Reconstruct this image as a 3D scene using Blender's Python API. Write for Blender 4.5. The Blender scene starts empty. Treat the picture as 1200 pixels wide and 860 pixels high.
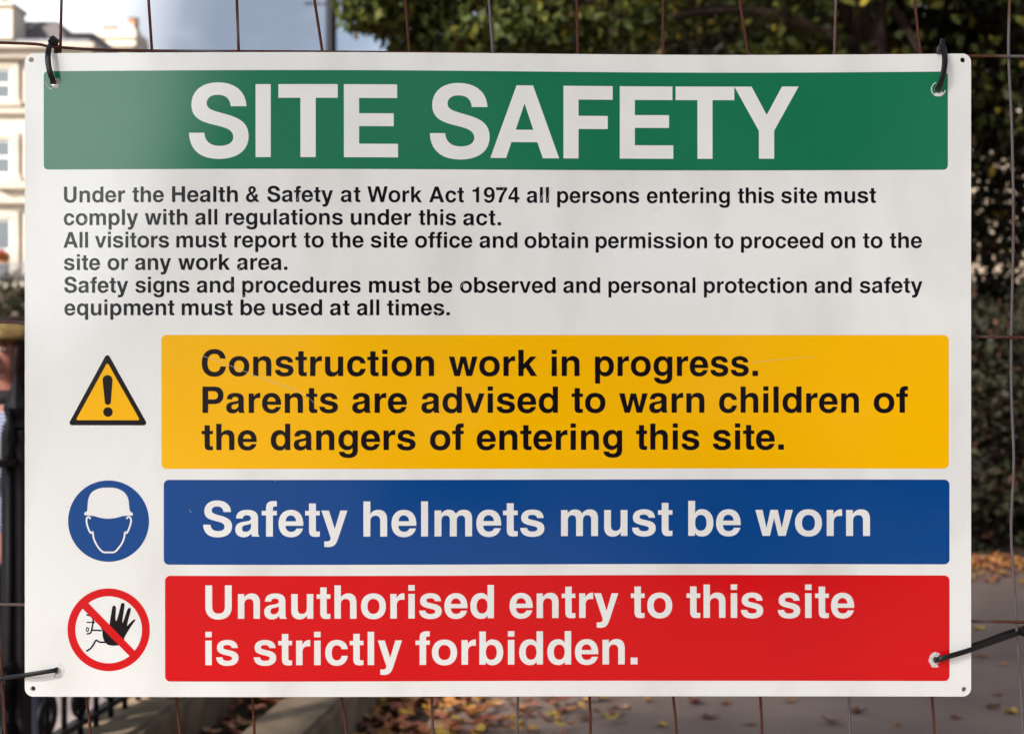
import bpy, bmesh, math, random
import numpy as np
from mathutils import Vector, Matrix
from mathutils.geometry import delaunay_2d_cdt
random.seed(7); rng = np.random.default_rng(7)
R = math.radians
S = bpy.context.scene

# ------------------------------------------------------------------ camera, sky, sun, exposure
D = 1.667            # camera to sign, metres
F = 1667.0           # focal length in photo pixels (photo 1200 wide)
CAMZ = 1.5
cd = bpy.data.cameras.new('camera'); cam = bpy.data.objects.new('camera', cd)
S.collection.objects.link(cam); S.camera = cam
cam.location = (0, -D, CAMZ); cam.rotation_euler = (R(90), 0, 0)
cd.sensor_width = 36; cd.lens = F/1200*36; cd.clip_start = .05; cd.clip_end = 2000
cd.dof.use_dof = True; cd.dof.focus_distance = D + .004; cd.dof.aperture_fstop = 6.6; cd.dof.aperture_blades = 7

SUN_EL, SUN_AZ = 38, 222     # azimuth clockwise from +Y (the view direction): behind the camera, to the left
w = bpy.data.worlds.new('World'); S.world = w; w.use_nodes = True
nt = w.node_tree; nt.nodes.clear()
def N(t, **k):
    n = nt.nodes.new(t)
    for a, b in k.items(): setattr(n, a, b)
    return n
out = N('ShaderNodeOutputWorld'); bg = N('ShaderNodeBackground'); nt.links.new(bg.outputs[0], out.inputs[0])
bg.inputs[1].default_value = .11
sky = N('ShaderNodeTexSky', sky_type='NISHITA', sun_disc=False, sun_elevation=R(SUN_EL), sun_rotation=R(SUN_AZ))
sky.air_density = 1.0; sky.dust_density = 1.2
tc = N('ShaderNodeTexCoord')
mp = N('ShaderNodeMapping'); mp.inputs['Scale'].default_value = (1, 1, 2.2); mp.inputs['Location'].default_value = (.35, .1, .0)
nt.links.new(tc.outputs['Generated'], mp.inputs[0])
nz = N('ShaderNodeTexNoise'); nz.inputs['Scale'].default_value = 2.6; nz.inputs['Detail'].default_value = 7; nz.inputs['Roughness'].default_value = .52
nt.links.new(mp.outputs[0], nz.inputs[0])
def rampn(src, p0, p1, c0=(0, 0, 0, 1), c1=(1, 1, 1, 1)):
    r = N('ShaderNodeValToRGB'); e = r.color_ramp.elements
    e[0].position, e[1].position = p0, p1; e[0].color, e[1].color = c0, c1
    r.color_ramp.interpolation = 'EASE'
    nt.links.new(src, r.inputs[0]); return r
def dotn(v):
    d = N('ShaderNodeVectorMath', operation='DOT_PRODUCT'); d.inputs[1].default_value = Vector(v).normalized()
    nt.links.new(tc.outputs['Generated'], d.inputs[0]); return d.outputs['Value']
def mixc(f, a, b):
    m = N('ShaderNodeMix', data_type='RGBA')
    if hasattr(f, 'links'): nt.links.new(f, m.inputs[0])
    else: m.inputs[0].default_value = f
    for s, i in ((a, 6), (b, 7)):
        if hasattr(s, 'links'): nt.links.new(s, m.inputs[i])
        else: m.inputs[i].default_value = s
    return m.outputs[2]
# a layer of grey-blue cloud, white where it is thin towards the left, and a bright cloud patch added low behind the camera for the sign's reflection
cloud = rampn(nz.outputs[0], .22, .50)
white = rampn(dotn((-.43, 1, .30)), .982, .9985)
glow = rampn(dotn((-.62, -.80, .26)), .912, .946)
nz2 = N('ShaderNodeTexNoise'); nz2.inputs['Scale'].default_value = 9; nz2.inputs['Detail'].default_value = 6; nt.links.new(mp.outputs[0], nz2.inputs[0])
cvar = rampn(nz2.outputs[0], .35, .68)
cc = mixc(cvar.outputs[0], (.98, 1.17, 1.50, 1), (1.65, 1.82, 2.10, 1))
cc = mixc(white.outputs[0], cc, (5.4, 5.5, 5.7, 1))
cc = mixc(glow.outputs[0], cc, (18, 18.6, 18.3, 1))
cm = N('ShaderNodeMath', operation='MAXIMUM'); nt.links.new(cloud.outputs[0], cm.inputs[0])
g2 = N('ShaderNodeMath', operation='MAXIMUM'); nt.links.new(glow.outputs[0], g2.inputs[0]); nt.links.new(white.outputs[0], g2.inputs[1])
nt.links.new(g2.outputs[0], cm.inputs[1])
nt.links.new(mixc(cm.outputs[0], sky.outputs[0], cc), bg.inputs[0])

sd = bpy.data.lights.new('sun', 'SUN'); sun = bpy.data.objects.new('sun', sd); S.collection.objects.link(sun)
sd.energy = 3.2; sd.angle = R(4); sd.color = (1, .95, .89)
az = R(SUN_AZ); el = R(SUN_EL)
sv = Vector((math.sin(az)*math.cos(el), math.cos(az)*math.cos(el), math.sin(el)))
sun.rotation_euler = sv.to_track_quat('Z', 'Y').to_euler()
sun.location = (-6, -8, 9)
vs = S.view_settings; vs.view_transform = 'Standard'; vs.look = 'None'; vs.exposure = 1.53; vs.gamma = 1; vs.use_curve_mapping = False

# ------------------------------------------------------------------ helpers
def P(px, py, d):            # photo pixel at depth d -> world point
    return Vector(((px-600)*d/F, d-D, CAMZ+(430-py)*d/F))
def G(px, py, z=0):          # photo pixel on the level z -> world point
    d = F*(CAMZ-z)/(py-430); return P(px, py, d)

def mat(name, col, rough=.6, spec=.5, metal=0, var=None, scale=8, detail=5, bump=0, bscale=60, r2=None, coord='Object', attr=None, stretch=None, lo=.35, hi=.65):
    """procedural principled material: base colour, an optional second colour mixed in by noise, optional bump"""
    m = bpy.data.materials.new(name); m.use_nodes = True
    t = m.node_tree; b = t.nodes['Principled BSDF']
    b.inputs['Base Color'].default_value = (*col, 1); b.inputs['Roughness'].default_value = rough
    b.inputs['Specular IOR Level'].default_value = spec; b.inputs['Metallic'].default_value = metal
    L = t.links.new
    tcn = t.nodes.new('ShaderNodeTexCoord'); src = tcn.outputs[coord]
    if stretch:
        mpn = t.nodes.new('ShaderNodeMapping'); mpn.inputs['Scale'].default_value = stretch; L(src, mpn.inputs[0]); src = mpn.outputs[0]
    base = None
    if attr:
        a = t.nodes.new('ShaderNodeAttribute'); a.attribute_name = attr; base = a.outputs['Color']; L(base, b.inputs['Base Color'])
    if var:
        n = t.nodes.new('ShaderNodeTexNoise'); n.inputs['Scale'].default_value = scale; n.inputs['Detail'].default_value = detail
        L(src, n.inputs['Vector'])
        rp = t.nodes.new('ShaderNodeValToRGB'); rp.color_ramp.elements[0].position = lo; rp.color_ramp.elements[1].position = hi
        L(n.outputs[0], rp.inputs[0])
        mx = t.nodes.new('ShaderNodeMix'); mx.data_type = 'RGBA'
        mx.inputs[6].default_value = (*col, 1); mx.inputs[7].default_value = (*var, 1)
        if base: L(base, mx.inputs[6])
        L(rp.outputs[0], mx.inputs[0]); L(mx.outputs[2], b.inputs['Base Color'])
        if r2 is not None:
            mr = t.nodes.new('ShaderNodeMapRange'); mr.inputs[3].default_value = rough; mr.inputs[4].default_value = r2
            L(rp.outputs[0], mr.inputs[0]); L(mr.outputs[0], b.inputs['Roughness'])
    if bump:
        n2 = t.nodes.new('ShaderNodeTexNoise'); n2.inputs['Scale'].default_value = bscale; n2.inputs['Detail'].default_value = 4
        L(src, n2.inputs['Vector'])
        bp = t.nodes.new('ShaderNodeBump'); bp.inputs['Strength'].default_value = bump; bp.inputs['Distance'].default_value = .01
        L(n2.outputs[0], bp.inputs['Height']); L(bp.outputs[0], b.inputs['Normal'])
    return m

def tag(o, label=None, cat=None, group=None, kind=None):
    if label: o['label'] = label
    if cat: o['category'] = cat
    if group: o['group'] = group
    if kind: o['kind'] = kind
    return o
def empty(name, loc, label, cat, group=None):
    o = bpy.data.objects.new(name, None); o.location = loc; o.empty_display_size = .1
    S.collection.objects.link(o); return tag(o, label, cat, group)
def wloc(o):
    v = Vector(o.location)
    while o.parent: o = o.parent; v += Vector(o.location)
    return v
def mk(name, vf, m, parent=None, smooth=False, loc=None):
    """link (verts in world coordinates, faces) as one mesh object; its origin is loc, or that of its parent"""
    vs_, fs = vf
    me = bpy.data.meshes.new(name)
    base = Vector(loc) if loc is not None else (wloc(parent) if parent else Vector((0, 0, 0)))
    me.from_pydata([tuple(Vector(v)-base) for v in vs_], [], fs); me.update()
    if smooth: me.polygons.foreach_set('use_smooth', [True]*len(me.polygons))
    if m: me.materials.append(m)
    o = bpy.data.objects.new(name, me); S.collection.objects.link(o)
    if parent:
        o.parent = parent; o.location = base - wloc(parent)
    else: o.location = base
    return o
def join(*parts):
    V, Fc = [], []
    for v, f in parts:
        k = len(V); V += list(v); Fc += [tuple(i+k for i in q) for q in f]
    return V, Fc
def box(x0, x1, y0, y1, z0, z1):
    v = [(x, y, z) for z in (z0, z1) for y in (y0, y1) for x in (x0, x1)]
    return v, [(0, 2, 3, 1), (4, 5, 7, 6), (0, 1, 5, 4), (2, 6, 7, 3), (0, 4, 6, 2), (1, 3, 7, 5)]
def bevel_box(x0, x1, y0, y1, z0, z1, b=.01):
    bm = bmesh.new(); v, f = box(x0, x1, y0, y1, z0, z1)
    vv = [bm.verts.new(p) for p in v]
    for q in f: bm.faces.new([vv[i] for i in q])
    bmesh.ops.bevel(bm, geom=bm.edges[:], offset=b, segments=2, affect='EDGES', profile=.5)
    bm.verts.index_update()
    r = [tuple(p.co) for p in bm.verts], [tuple(p.index for p in q.verts) for q in bm.faces]
    bm.free(); return r
def tube(pts, r, seg=8, cap=True):
    pts = [Vector(p) for p in pts]; n = len(pts)
    rr = r if isinstance(r, (list, tuple)) else [r]*n
    V, Fc = [], []; u = None
    for i, p in enumerate(pts):
        t = (pts[min(i+1, n-1)]-pts[max(i-1, 0)]).normalized()
        if u is None: u = t.orthogonal().normalized()
        u = (u - t*u.dot(t)).normalized(); q = t.cross(u)
        for k in range(seg):
            a = 2*math.pi*k/seg; V.append(p+(u*math.cos(a)+q*math.sin(a))*rr[i])
    for i in range(n-1):
        for k in range(seg):
            a, b = i*seg+k, i*seg+(k+1) % seg; Fc.append((a, b, b+seg, a+seg))
    if cap: Fc += [tuple(range(seg))[::-1], tuple(range((n-1)*seg, n*seg))]
    return V, Fc
def lathe(prof, c, seg=16):
    V, Fc = [], []
    for r, z in prof:
        for k in range(seg):
            a = 2*math.pi*k/seg; V.append(Vector((c[0]+r*math.cos(a), c[1]+r*math.sin(a), c[2]+z)))
    for i in range(len(prof)-1):
        for k in range(seg):
            a, b = i*seg+k, i*seg+(k+1) % seg; Fc.append((a, b, b+seg, a+seg))
    Fc += [tuple(range(seg))[::-1], tuple(range((len(prof)-1)*seg, len(prof)*seg))]
    return V, Fc
def spline(pts, n=8):
    p = [Vector(q) for q in pts]; p = [2*p[0]-p[1]]+p+[2*p[-1]-p[-2]]; o = []
    for i in range(1, len(p)-2):
        for k in range(n):
            t = k/n; a, b, c, d = p[i-1:i+3]
            o.append(.5*((2*b)+(c-a)*t+(2*a-5*b+4*c-d)*t*t+(3*b-a-3*c+d)*t**3))
    o.append(p[-2]); return o
def ribbon(pts, wdir, wd, th):
    """strap of rounded rectangular section swept along pts; wdir = its width direction"""
    V, Fc = [], []; n = len(pts); wdir = Vector(wdir).normalized()
    sec = [(-.5, -.22), (-.36, -.5), (.36, -.5), (.5, -.22), (.5, .22), (.36, .5), (-.36, .5), (-.5, .22)]
    for i, p in enumerate(pts):
        t = (pts[min(i+1, n-1)]-pts[max(i-1, 0)]).normalized()
        a = (wdir - t*wdir.dot(t)).normalized(); b = t.cross(a)
        for x, y in sec: V.append(p+a*x*wd+b*y*th)
    for i in range(n-1):
        for k in range(8):
            a, b = i*8+k, i*8+(k+1) % 8; Fc.append((a, b, b+8, a+8))
    Fc += [tuple(range(8))[::-1], tuple(range((n-1)*8, n*8))]
    return V, Fc

# ------------------------------------------------------------------ materials
M = {}
WHITE = (.80, .80, .775)
def signmat(name, col, var, **k):
    m = mat(name, col, rough=.08, spec=.34, var=var, scale=5, detail=8, lo=.42, hi=.85, r2=.17, **k); return m
M['board'] = mat('board_white', WHITE, .08, .5, var=(.60, .58, .55), scale=9, detail=11, lo=.47, hi=.95, r2=.18, stretch=(1, 1, .45))
M['green'] = signmat('print_green', (.010, .165, .075), (.014, .170, .083))
M['yellow'] = signmat('print_yellow', (.93, .475, .001), (.89, .455, .003))
M['blue'] = signmat('print_blue', (.003, .058, .245), (.005, .063, .245))
M['red'] = signmat('print_red', (.64, .0035, .0065), (.60, .005, .009))
M['ink'] = mat('print_black', (.007, .0045, .007), .12, .26)
M['lwhite'] = mat('lettering_white', (.80, .80, .775), .14, .5, var=(.72, .71, .69), scale=9, detail=9, lo=.42, hi=.85)
M['chip'] = mat('chipped_film', (.72, .70, .68), .5, .4, var=(.5, .45, .44), scale=300)
M['scratch'] = mat('scratch', (.52, .50, .46), .6, .3)
M['dirt'] = mat('grime', (.45, .43, .40), .7, .2)
M['nylon'] = mat('black_nylon', (.006, .0055, .0065), .38, .3, var=(.010, .009, .010), scale=200)
M['wire'] = mat('rusty_wire', (.095, .027, .014), .75, .3, var=(.15, .125, .125), scale=7, detail=3, lo=.54, hi=.66, bump=.5, bscale=600)
M['wireg'] = mat('zinc_wire', (.13, .11, .118), .55, .4, metal=.3, var=(.12, .045, .022), scale=9, detail=3, lo=.54, hi=.66, bump=.3, bscale=600)
M['zinc'] = mat('zinc_tube', (.35, .35, .36), .5, .5, metal=.6, var=(.2, .1, .06), scale=12, lo=.55, hi=.8)
M['concrete'] = mat('concrete', (.28, .27, .25), .9, .3, var=(.18, .17, .16), scale=20, bump=.4)

# ------------------------------------------------------------------ the ground
M['asphalt'] = mat('path_asphalt', (.29, .205, .165), .9, .2, var=(.20, .142, .116), scale=1.3, detail=9, bump=.5, bscale=140)
M['soil'] = mat('soil', (.035, .024, .018), 1, .1, var=(.06, .04, .026), scale=9, bump=.8, bscale=30)
M['paving'] = mat('pale_paving', (.27, .215, .20), .85, .3, var=(.17, .14, .13), scale=2.5, detail=7, bump=.2)
M['road'] = mat('road_asphalt', (.06, .058, .058), .9, .3, var=(.045, .044, .044), scale=2)
M['stone'] = mat('kerb_stone', (.30, .215, .135), .9, .2, var=(.15, .108, .07), scale=6, detail=9, bump=.6, bscale=50)
# line of the garden edge: all kerbs and the railing run along it
EDIR = Vector((.114, 1, 0)).normalized(); ENRM = Vector((1, -.114, 0)).normalized()
def E(x, y, z):      # x = metres to the right of the railing line, y = along it (y = world y), z = height
    X0 = -2.0956+.114*(y+D)
    return Vector((X0+x, y, z))
def strip(name, x0, x1, y0, y1, z, m, label=None):
    o = mk(name, ([E(x0, y0, z), E(x1, y0, z), E(x1, y1, z), E(x0, y1, z)], [(0, 1, 2, 3)]), m); o['kind'] = 'structure'
    return o
gr = mk('ground', ([(-700, -700, 0), (700, -700, 0), (700, 900, 0), (-700, 900, 0)], [(0, 1, 2, 3)]), M['asphalt']); gr['kind'] = 'structure'
strip('garden_soil', .16, 1.05, -4, 60, .004, M['soil'])
strip('pavement', -4.2, -.12, -20, 60, .004, M['paving'])
strip('road', -14, -4.2, -20, 60, .008, M['road'])
sb = mk('flower_bed', ([(2.2, 9.0, .005), (30, 8.3, .005), (30, 22, .005), (1.2, 22, .005)], [(0, 1, 2, 3)]), M['soil']); sb['kind'] = 'structure'

def kerb(x0, x1, h, label, seglen=1.35, y0=-1.5, y1=20, off=0):
    k = empty('stone_kerb', E((x0+x1)/2, 4, 0), label, 'kerb')
    y = y0+off; i = 0
    while y < y1:
        L = seglen*random.uniform(.9, 1.1); j = .006
        c = [E(x, yy, 0) for x, yy in ((x0, y), (x1, y), (x1, y+L-j), (x0, y+L-j))]
        bm = bmesh.new(); dz = random.uniform(-.008, .008)
        lo = [bm.verts.new(p) for p in c]; hi = [bm.verts.new(p+Vector((0, 0, h+dz))) for p in c]
        bm.faces.new(lo[::-1]); bm.faces.new(hi)
        for a in range(4): bm.faces.new((lo[a], lo[(a+1) % 4], hi[(a+1) % 4], hi[a]))
        bmesh.ops.bevel(bm, geom=[e for e in bm.edges if e.verts[0].co.z > .05 and e.verts[1].co.z > .05], offset=.02, segments=2, affect='EDGES')
        bm.verts.index_update()
        vf = [Vector(p.co) for p in bm.verts], [tuple(p.index for p in q.verts) for q in bm.faces]; bm.free()
        mk('block', vf, M['stone'], k); y += L
    return k

# ------------------------------------------------------------------ glyph outlines of a bold grotesque, 1000 units per em
U_n = 'M65 0 L205 0 L205 310 C205 385 245 427 312 427 C372 427 406 392 406 318 L406 0 L546 0 L546 350 C546 478 480 546 370 546 C298 546 240 518 200 455 L200 532 L65 532'
U_b = 'M61 0 L196 0 L196 61 C230 10 275 -14 340 -14 C480 -14 578 95 578 266 C578 440 480 546 345 546 C280 546 235 522 201 470 L201 718 L61 718 M319 429 C392 429 438 370 438 265 C438 165 392 103 319 103 C246 103 201 165 201 265 C201 370 246 429 319 429'
U_p = 'M61 532 L196 532 L196 471 C230 522 275 546 340 546 C480 546 578 437 578 266 C578 92 480 -14 345 -14 C280 -14 235 10 201 62 L201 -207 L61 -207 M319 103 C392 103 438 162 438 267 C438 367 392 429 319 429 C246 429 201 367 201 267 C201 162 246 103 319 103'
GL = {
'I': (278, 'M64 0 L214 0 L214 718 L64 718'),
'T': (611, 'M231 0 L381 0 L381 583 L598 583 L598 718 L14 718 L14 583 L231 583'),
'E': (667, 'M76 0 L608 0 L608 133 L226 133 L226 306 L566 306 L566 433 L226 433 L226 583 L600 583 L600 718 L76 718'),
'F': (611, 'M76 0 L226 0 L226 292 L516 292 L516 422 L226 422 L226 583 L565 583 L565 718 L76 718'),
'A': (722, 'M20 0 L176 0 L229 158 L486 158 L540 0 L702 0 L443 718 L280 718 M271 280 L446 280 L359 540'),
'Y': (667, 'M258 0 L409 0 L409 278 L653 718 L488 718 L336 435 L186 718 L15 718 L258 278'),
'H': (722, 'M71 0 L221 0 L221 310 L501 310 L501 0 L651 0 L651 718 L501 718 L501 438 L221 438 L221 718 L71 718'),
'U': (722, 'M72 718 L72 265 C72 80 180 -19 361 -19 C543 -19 651 80 651 265 L651 718 L501 718 L501 270 C501 160 455 110 361 110 C267 110 222 160 222 270 L222 718'),
'P': (667, 'M73 0 L223 0 L223 240 L385 240 C535 240 627 332 627 482 C627 632 540 718 390 718 L73 718 M223 366 L355 366 C440 366 483 405 483 478 C483 553 440 592 360 592 L223 592'),
'C': (722, 'M676 475 C660 640 550 737 378 737 C175 737 44 590 44 357 C44 125 172 -19 374 -19 C552 -19 670 85 684 265 L534 265 C525 165 470 112 380 112 C262 112 196 200 196 357 C196 518 262 606 380 606 C465 606 515 562 528 475'),
'S': (667, 'M607 501 C602 650 490 737 322 737 C165 737 62 650 62 519 C62 392 150 350 290 318 C400 292 477 272 477 197 C477 143 425 111 343 111 C250 111 195 155 190 241 L39 241 C41 75 150 -18 336 -18 C520 -18 629 70 629 205 C629 345 525 390 400 424 C290 455 213 468 213 531 C213 583 255 614 322 614 C400 614 445 578 452 501'),
'W': (944, 'M5 718 L160 718 L263 235 L392 718 L552 718 L681 235 L784 718 L939 718 L766 0 L611 0 L472 525 L333 0 L178 0'),
'a': (556, 'M520 14 L520 0 L374 0 C364 18 358 40 356 62 C312 8 262 -14 198 -14 C95 -14 29 45 29 145 C29 240 85 285 190 300 C290 314 350 322 350 368 C350 410 318 436 268 436 C212 436 185 414 180 370 L44 370 C48 485 125 546 270 546 C418 546 493 490 493 380 L493 96 C493 48 499 28 520 14 M350 270 C330 252 300 245 250 236 C190 226 166 205 166 160 C166 120 192 98 235 98 C305 98 350 140 350 210'),
'b': (611, U_b),
'c': (556, 'M524 346 C512 470 420 546 284 546 C130 546 34 435 34 262 C34 95 130 -14 282 -14 C415 -14 507 65 524 200 L389 200 C380 135 342 103 282 103 C214 103 174 160 174 262 C174 375 212 429 285 429 C343 429 380 400 388 346'),
'd': (611, ('mx', 612, U_b)),
'e': (556, 'M521 165 L388 165 C375 120 330 97 280 97 C210 97 168 140 163 220 L528 220 C535 430 440 546 277 546 C122 546 23 435 23 262 C23 88 120 -14 275 -14 C400 -14 490 50 521 165 M166 312 C174 390 212 431 273 431 C335 431 375 388 383 312'),
'f': (333, 'M101 0 L241 0 L241 432 L321 432 L321 526 L241 526 L241 571 C241 603 255 616 286 616 C297 616 308 615 321 614 L321 722 C300 725 280 727 255 727 C152 727 101 682 101 585 L101 526 L12 526 L12 432 L101 432'),
'g': (611, 'M553 532 L418 532 L418 470 C384 522 340 546 279 546 C140 546 40 435 40 268 C40 100 138 -4 272 -4 C338 -4 380 20 413 68 L413 10 C413 -70 375 -105 300 -105 C240 -105 205 -85 198 -45 L53 -45 C60 -155 145 -217 305 -217 C480 -217 553 -140 553 10 M298 429 C370 429 415 370 415 268 C415 168 370 110 298 110 C225 110 180 168 180 268 C180 370 225 429 298 429'),
'h': (611, 'M65 0 L205 0 L205 310 C205 385 245 427 312 427 C372 427 406 392 406 318 L406 0 L546 0 L546 350 C546 478 480 546 370 546 C300 546 245 518 205 462 L205 718 L65 718'),
'i': (278, 'M69 0 L209 0 L209 532 L69 532 M69 603 L209 603 L209 722 L69 722'),
'k': (556, 'M69 0 L209 0 L209 175 L263 230 L402 0 L570 0 L358 325 L552 532 L385 532 L209 332 L209 718 L69 718'),
'l': (278, 'M69 0 L209 0 L209 718 L69 718'),
'm': (889, 'M64 0 L204 0 L204 320 C204 390 238 427 295 427 C347 427 375 397 375 335 L375 0 L515 0 L515 320 C515 390 549 427 606 427 C658 427 686 397 686 335 L686 0 L826 0 L826 365 C826 485 768 546 661 546 C590 546 535 518 497 460 C470 518 420 546 352 546 C285 546 235 518 199 462 L199 532 L64 532'),
'n': (611, U_n),
'o': (611, 'M306 546 C142 546 34 440 34 266 C34 92 142 -14 306 -14 C470 -14 578 92 578 266 C578 440 470 546 306 546 M306 429 C385 429 438 370 438 266 C438 162 385 103 306 103 C227 103 174 162 174 266 C174 370 227 429 306 429'),
'p': (611, U_p),
'q': (611, ('mx', 613, U_p)),
'r': (389, 'M64 0 L204 0 L204 285 C204 370 246 410 330 410 C345 410 360 409 373 406 L373 545 C368 546 360 546 350 546 C288 546 237 512 199 442 L199 532 L64 532'),
's': (556, 'M505 372 C500 485 420 546 276 546 C135 546 48 480 48 375 C48 285 105 250 235 220 C335 197 378 190 378 152 C378 115 340 95 280 95 C210 95 172 120 165 170 L30 170 C34 50 120 -14 280 -14 C430 -14 519 50 519 158 C519 258 455 295 325 322 C225 343 185 350 185 388 C185 420 218 437 270 437 C332 437 365 415 371 372'),
't': (333, 'M88 676 L88 526 L10 526 L10 432 L88 432 L88 130 C88 35 130 -6 220 -6 C255 -6 280 -3 309 4 L309 106 C290 103 278 102 268 102 C236 102 228 112 228 150 L228 432 L309 432 L309 526 L228 526 L228 676'),
'u': (611, ('rot', 611, 532, U_n)),
'v': (556, 'M13 532 L162 532 L280 150 L397 532 L543 532 L354 0 L203 0'),
'w': (778, 'M10 532 L156 532 L235 165 L317 532 L462 532 L545 165 L624 532 L769 532 L622 0 L474 0 L389 360 L304 0 L156 0'),
'y': (556, 'M10 532 L162 532 L281 155 L394 532 L539 532 L343 -55 C305 -168 255 -214 150 -214 C120 -214 95 -212 66 -208 L66 -95 C80 -97 95 -98 110 -98 C165 -98 196 -78 196 -40 C196 -20 190 0 180 25'),
'.': (278, 'M64 0 L214 0 L214 146 L64 146'),
'&': (722, 'M701 0 L527 0 L470 68 C410 10 350 -19 275 -19 C145 -19 54 65 54 190 C54 290 105 355 225 415 C180 475 163 515 163 560 C163 655 240 718 345 718 C450 718 518 655 518 560 C518 475 470 415 370 362 L462 250 C475 280 482 310 484 345 L610 345 C605 265 585 205 550 156 M312 450 C370 480 395 515 395 555 C395 590 373 612 341 612 C308 612 286 590 286 555 C286 525 295 490 312 450 M293 322 C222 285 194 247 194 197 C194 140 232 104 286 104 C326 104 360 122 394 160'),
'1': (556, 'M238 0 L378 0 L378 710 L272 710 C258 620 195 582 69 580 L69 485 L238 485'),
'9': (556, 'M40 155 C55 45 130 -19 250 -19 C430 -19 524 110 524 355 C524 590 430 710 270 710 C125 710 30 610 30 465 C30 325 120 228 252 228 C315 228 360 250 392 295 C388 165 340 97 262 97 C212 97 184 115 176 155 M272 595 C335 595 380 545 380 467 C380 390 338 342 274 342 C208 342 170 390 170 467 C170 548 208 595 272 595'),
'7': (556, 'M25 698 L528 698 L528 580 C400 440 310 230 280 0 L130 0 C160 210 250 410 385 568 L25 568'),
'4': (556, 'M305 0 L440 0 L440 142 L526 142 L526 260 L440 260 L440 710 L300 710 L27 270 L27 142 L305 142 M305 260 L305 535 L135 260'),
}
def parse(p, nb=9):
    """path string -> list of closed polylines"""
    if isinstance(p, tuple):
        if p[0] == 'mx': return [[(p[1]-x, y) for x, y in c] for c in parse(p[2], nb)]
        return [[(p[1]-x, p[2]-y) for x, y in c] for c in parse(p[3], nb)]
    for ch in 'MLC': p = p.replace(ch, ' '+ch+' ')
    t = p.split(); i = 0; cs = []
    while i < len(t):
        c = t[i]; i += 1
        if c == 'M': cs.append([(float(t[i]), float(t[i+1]))]); i += 2
        elif c == 'L': cs[-1].append((float(t[i]), float(t[i+1]))); i += 2
        else:
            a = cs[-1][-1]; q = [float(v) for v in t[i:i+6]]; i += 6
            for k in range(1, nb+1):
                s = k/nb; u = 1-s
                cs[-1].append(tuple(u**3*a[j]+3*u*u*s*q[j]+3*u*s*s*q[2+j]+s**3*q[4+j] for j in (0, 1)))
    return [c[:-1] if math.dist(c[0], c[-1]) < 1e-6 else c for c in cs]
GP = {k: (v[0], parse(v[1])) for k, v in GL.items()}

# ------------------------------------------------------------------ the sign: everything is laid out in photo pixels on its (slightly bowed) sheet
PX = D/F
def bow(px, py):
    u = min(max((px-30)/1108, 0), 1)
    f = math.sin(2*math.pi*u**1.03)
    g = 1.0-.72*min(max((py-63)/752, 0), 1)
    return -.0072*f*g + .0010*math.sin(9*u+.012*py)*math.sin(math.pi*u)
def sp(px, py, lift=0):      # a point on the sheet's face
    return Vector(((px-600)*PX, bow(px, py)-lift, CAMZ+(430-py)*PX))
def bow_normal(px, py):
    e = 2.0
    return Vector(((bow(px+e, py)-bow(px-e, py))/(2*e*PX), -1, -(bow(px, py+e)-bow(px, py-e))/(2*e*PX))).normalized()
def densify(c, step):
    o = []
    for i, a in enumerate(c):
        b = c[(i+1) % len(c)]; n = max(1, int(math.dist(a, b)/step))
        o += [(a[0]+(b[0]-a[0])*k/n, a[1]+(b[1]-a[1])*k/n) for k in range(n)]
    return o
def inside(px, py, polys):
    r = np.zeros(len(px), bool)
    for c in polys:
        a = np.array(c); b = np.roll(a, -1, 0)
        for (x0, y0), (x1, y1) in zip(a, b):
            if y0 == y1: continue
            r ^= ((y0 > py) != (y1 > py)) & (px < (x1-x0)*(py-y0)/(y1-y0)+x0)
    return r
def fill2d(polys, step=14):
    """triangulate closed outlines (even-odd) with a grid of inner points so the sheet's bow is followed"""
    polys = [densify(c, step) for c in polys]
    V, Ed = [], []
    for c in polys:
        k = len(V); V += c; Ed += [(k+i, k+(i+1) % len(c)) for i in range(len(c))]
    a = np.array(V); x0, y0 = a.min(0); x1, y1 = a.max(0)
    gx, gy = np.meshgrid(np.arange(x0+step*.5, x1, step), np.arange(y0+step*.5, y1, step)); gx = gx.ravel(); gy = gy.ravel()
    if len(gx):
        ok = inside(gx, gy, polys); gx, gy = gx[ok], gy[ok]
        if len(gx):
            d = np.min(np.hypot(gx[:, None]-a[None, :, 0], gy[:, None]-a[None, :, 1]), 1) > step*.3
            V += list(zip(gx[d].tolist(), gy[d].tolist()))
    r = delaunay_2d_cdt([Vector(v) for v in V], Ed, [], 0, 1e-5)
    vs2 = [(v.x, v.y) for v in r[0]]; fs = [tuple(f) for f in r[2]]
    cx = np.array([sum(vs2[i][0] for i in f)/3 for f in fs]); cy = np.array([sum(vs2[i][1] for i in f)/3 for f in fs])
    ok = inside(cx, cy, polys)
    return vs2, [f for f, k in zip(fs, ok) if k]
def sheet(name, polys, m, parent, lift, step=14):
    v, f = fill2d(polys, step)
    f = [q[::-1] if (v[q[1]][0]-v[q[0]][0])*(v[q[2]][1]-v[q[0]][1])-(v[q[1]][1]-v[q[0]][1])*(v[q[2]][0]-v[q[0]][0]) > 0 else q for q in f]
    o = mk(name, ([sp(x, y, lift) for x, y in v], f), m, parent, smooth=True)
    o.data.normals_split_custom_set_from_vertices([bow_normal(x, y) for x, y in v])
    return o
def rrect(x0, y0, x1, y1, r, n=6):
    o = []
    for cx, cy, a0 in ((x1-r, y0+r, -90), (x1-r, y1-r, 0), (x0+r, y1-r, 90), (x0+r, y0+r, 180)):
        o += [(cx+r*math.cos(R(a0+90*k/n)), cy+r*math.sin(R(a0+90*k/n))) for k in range(n+1)]
    return o
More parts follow.
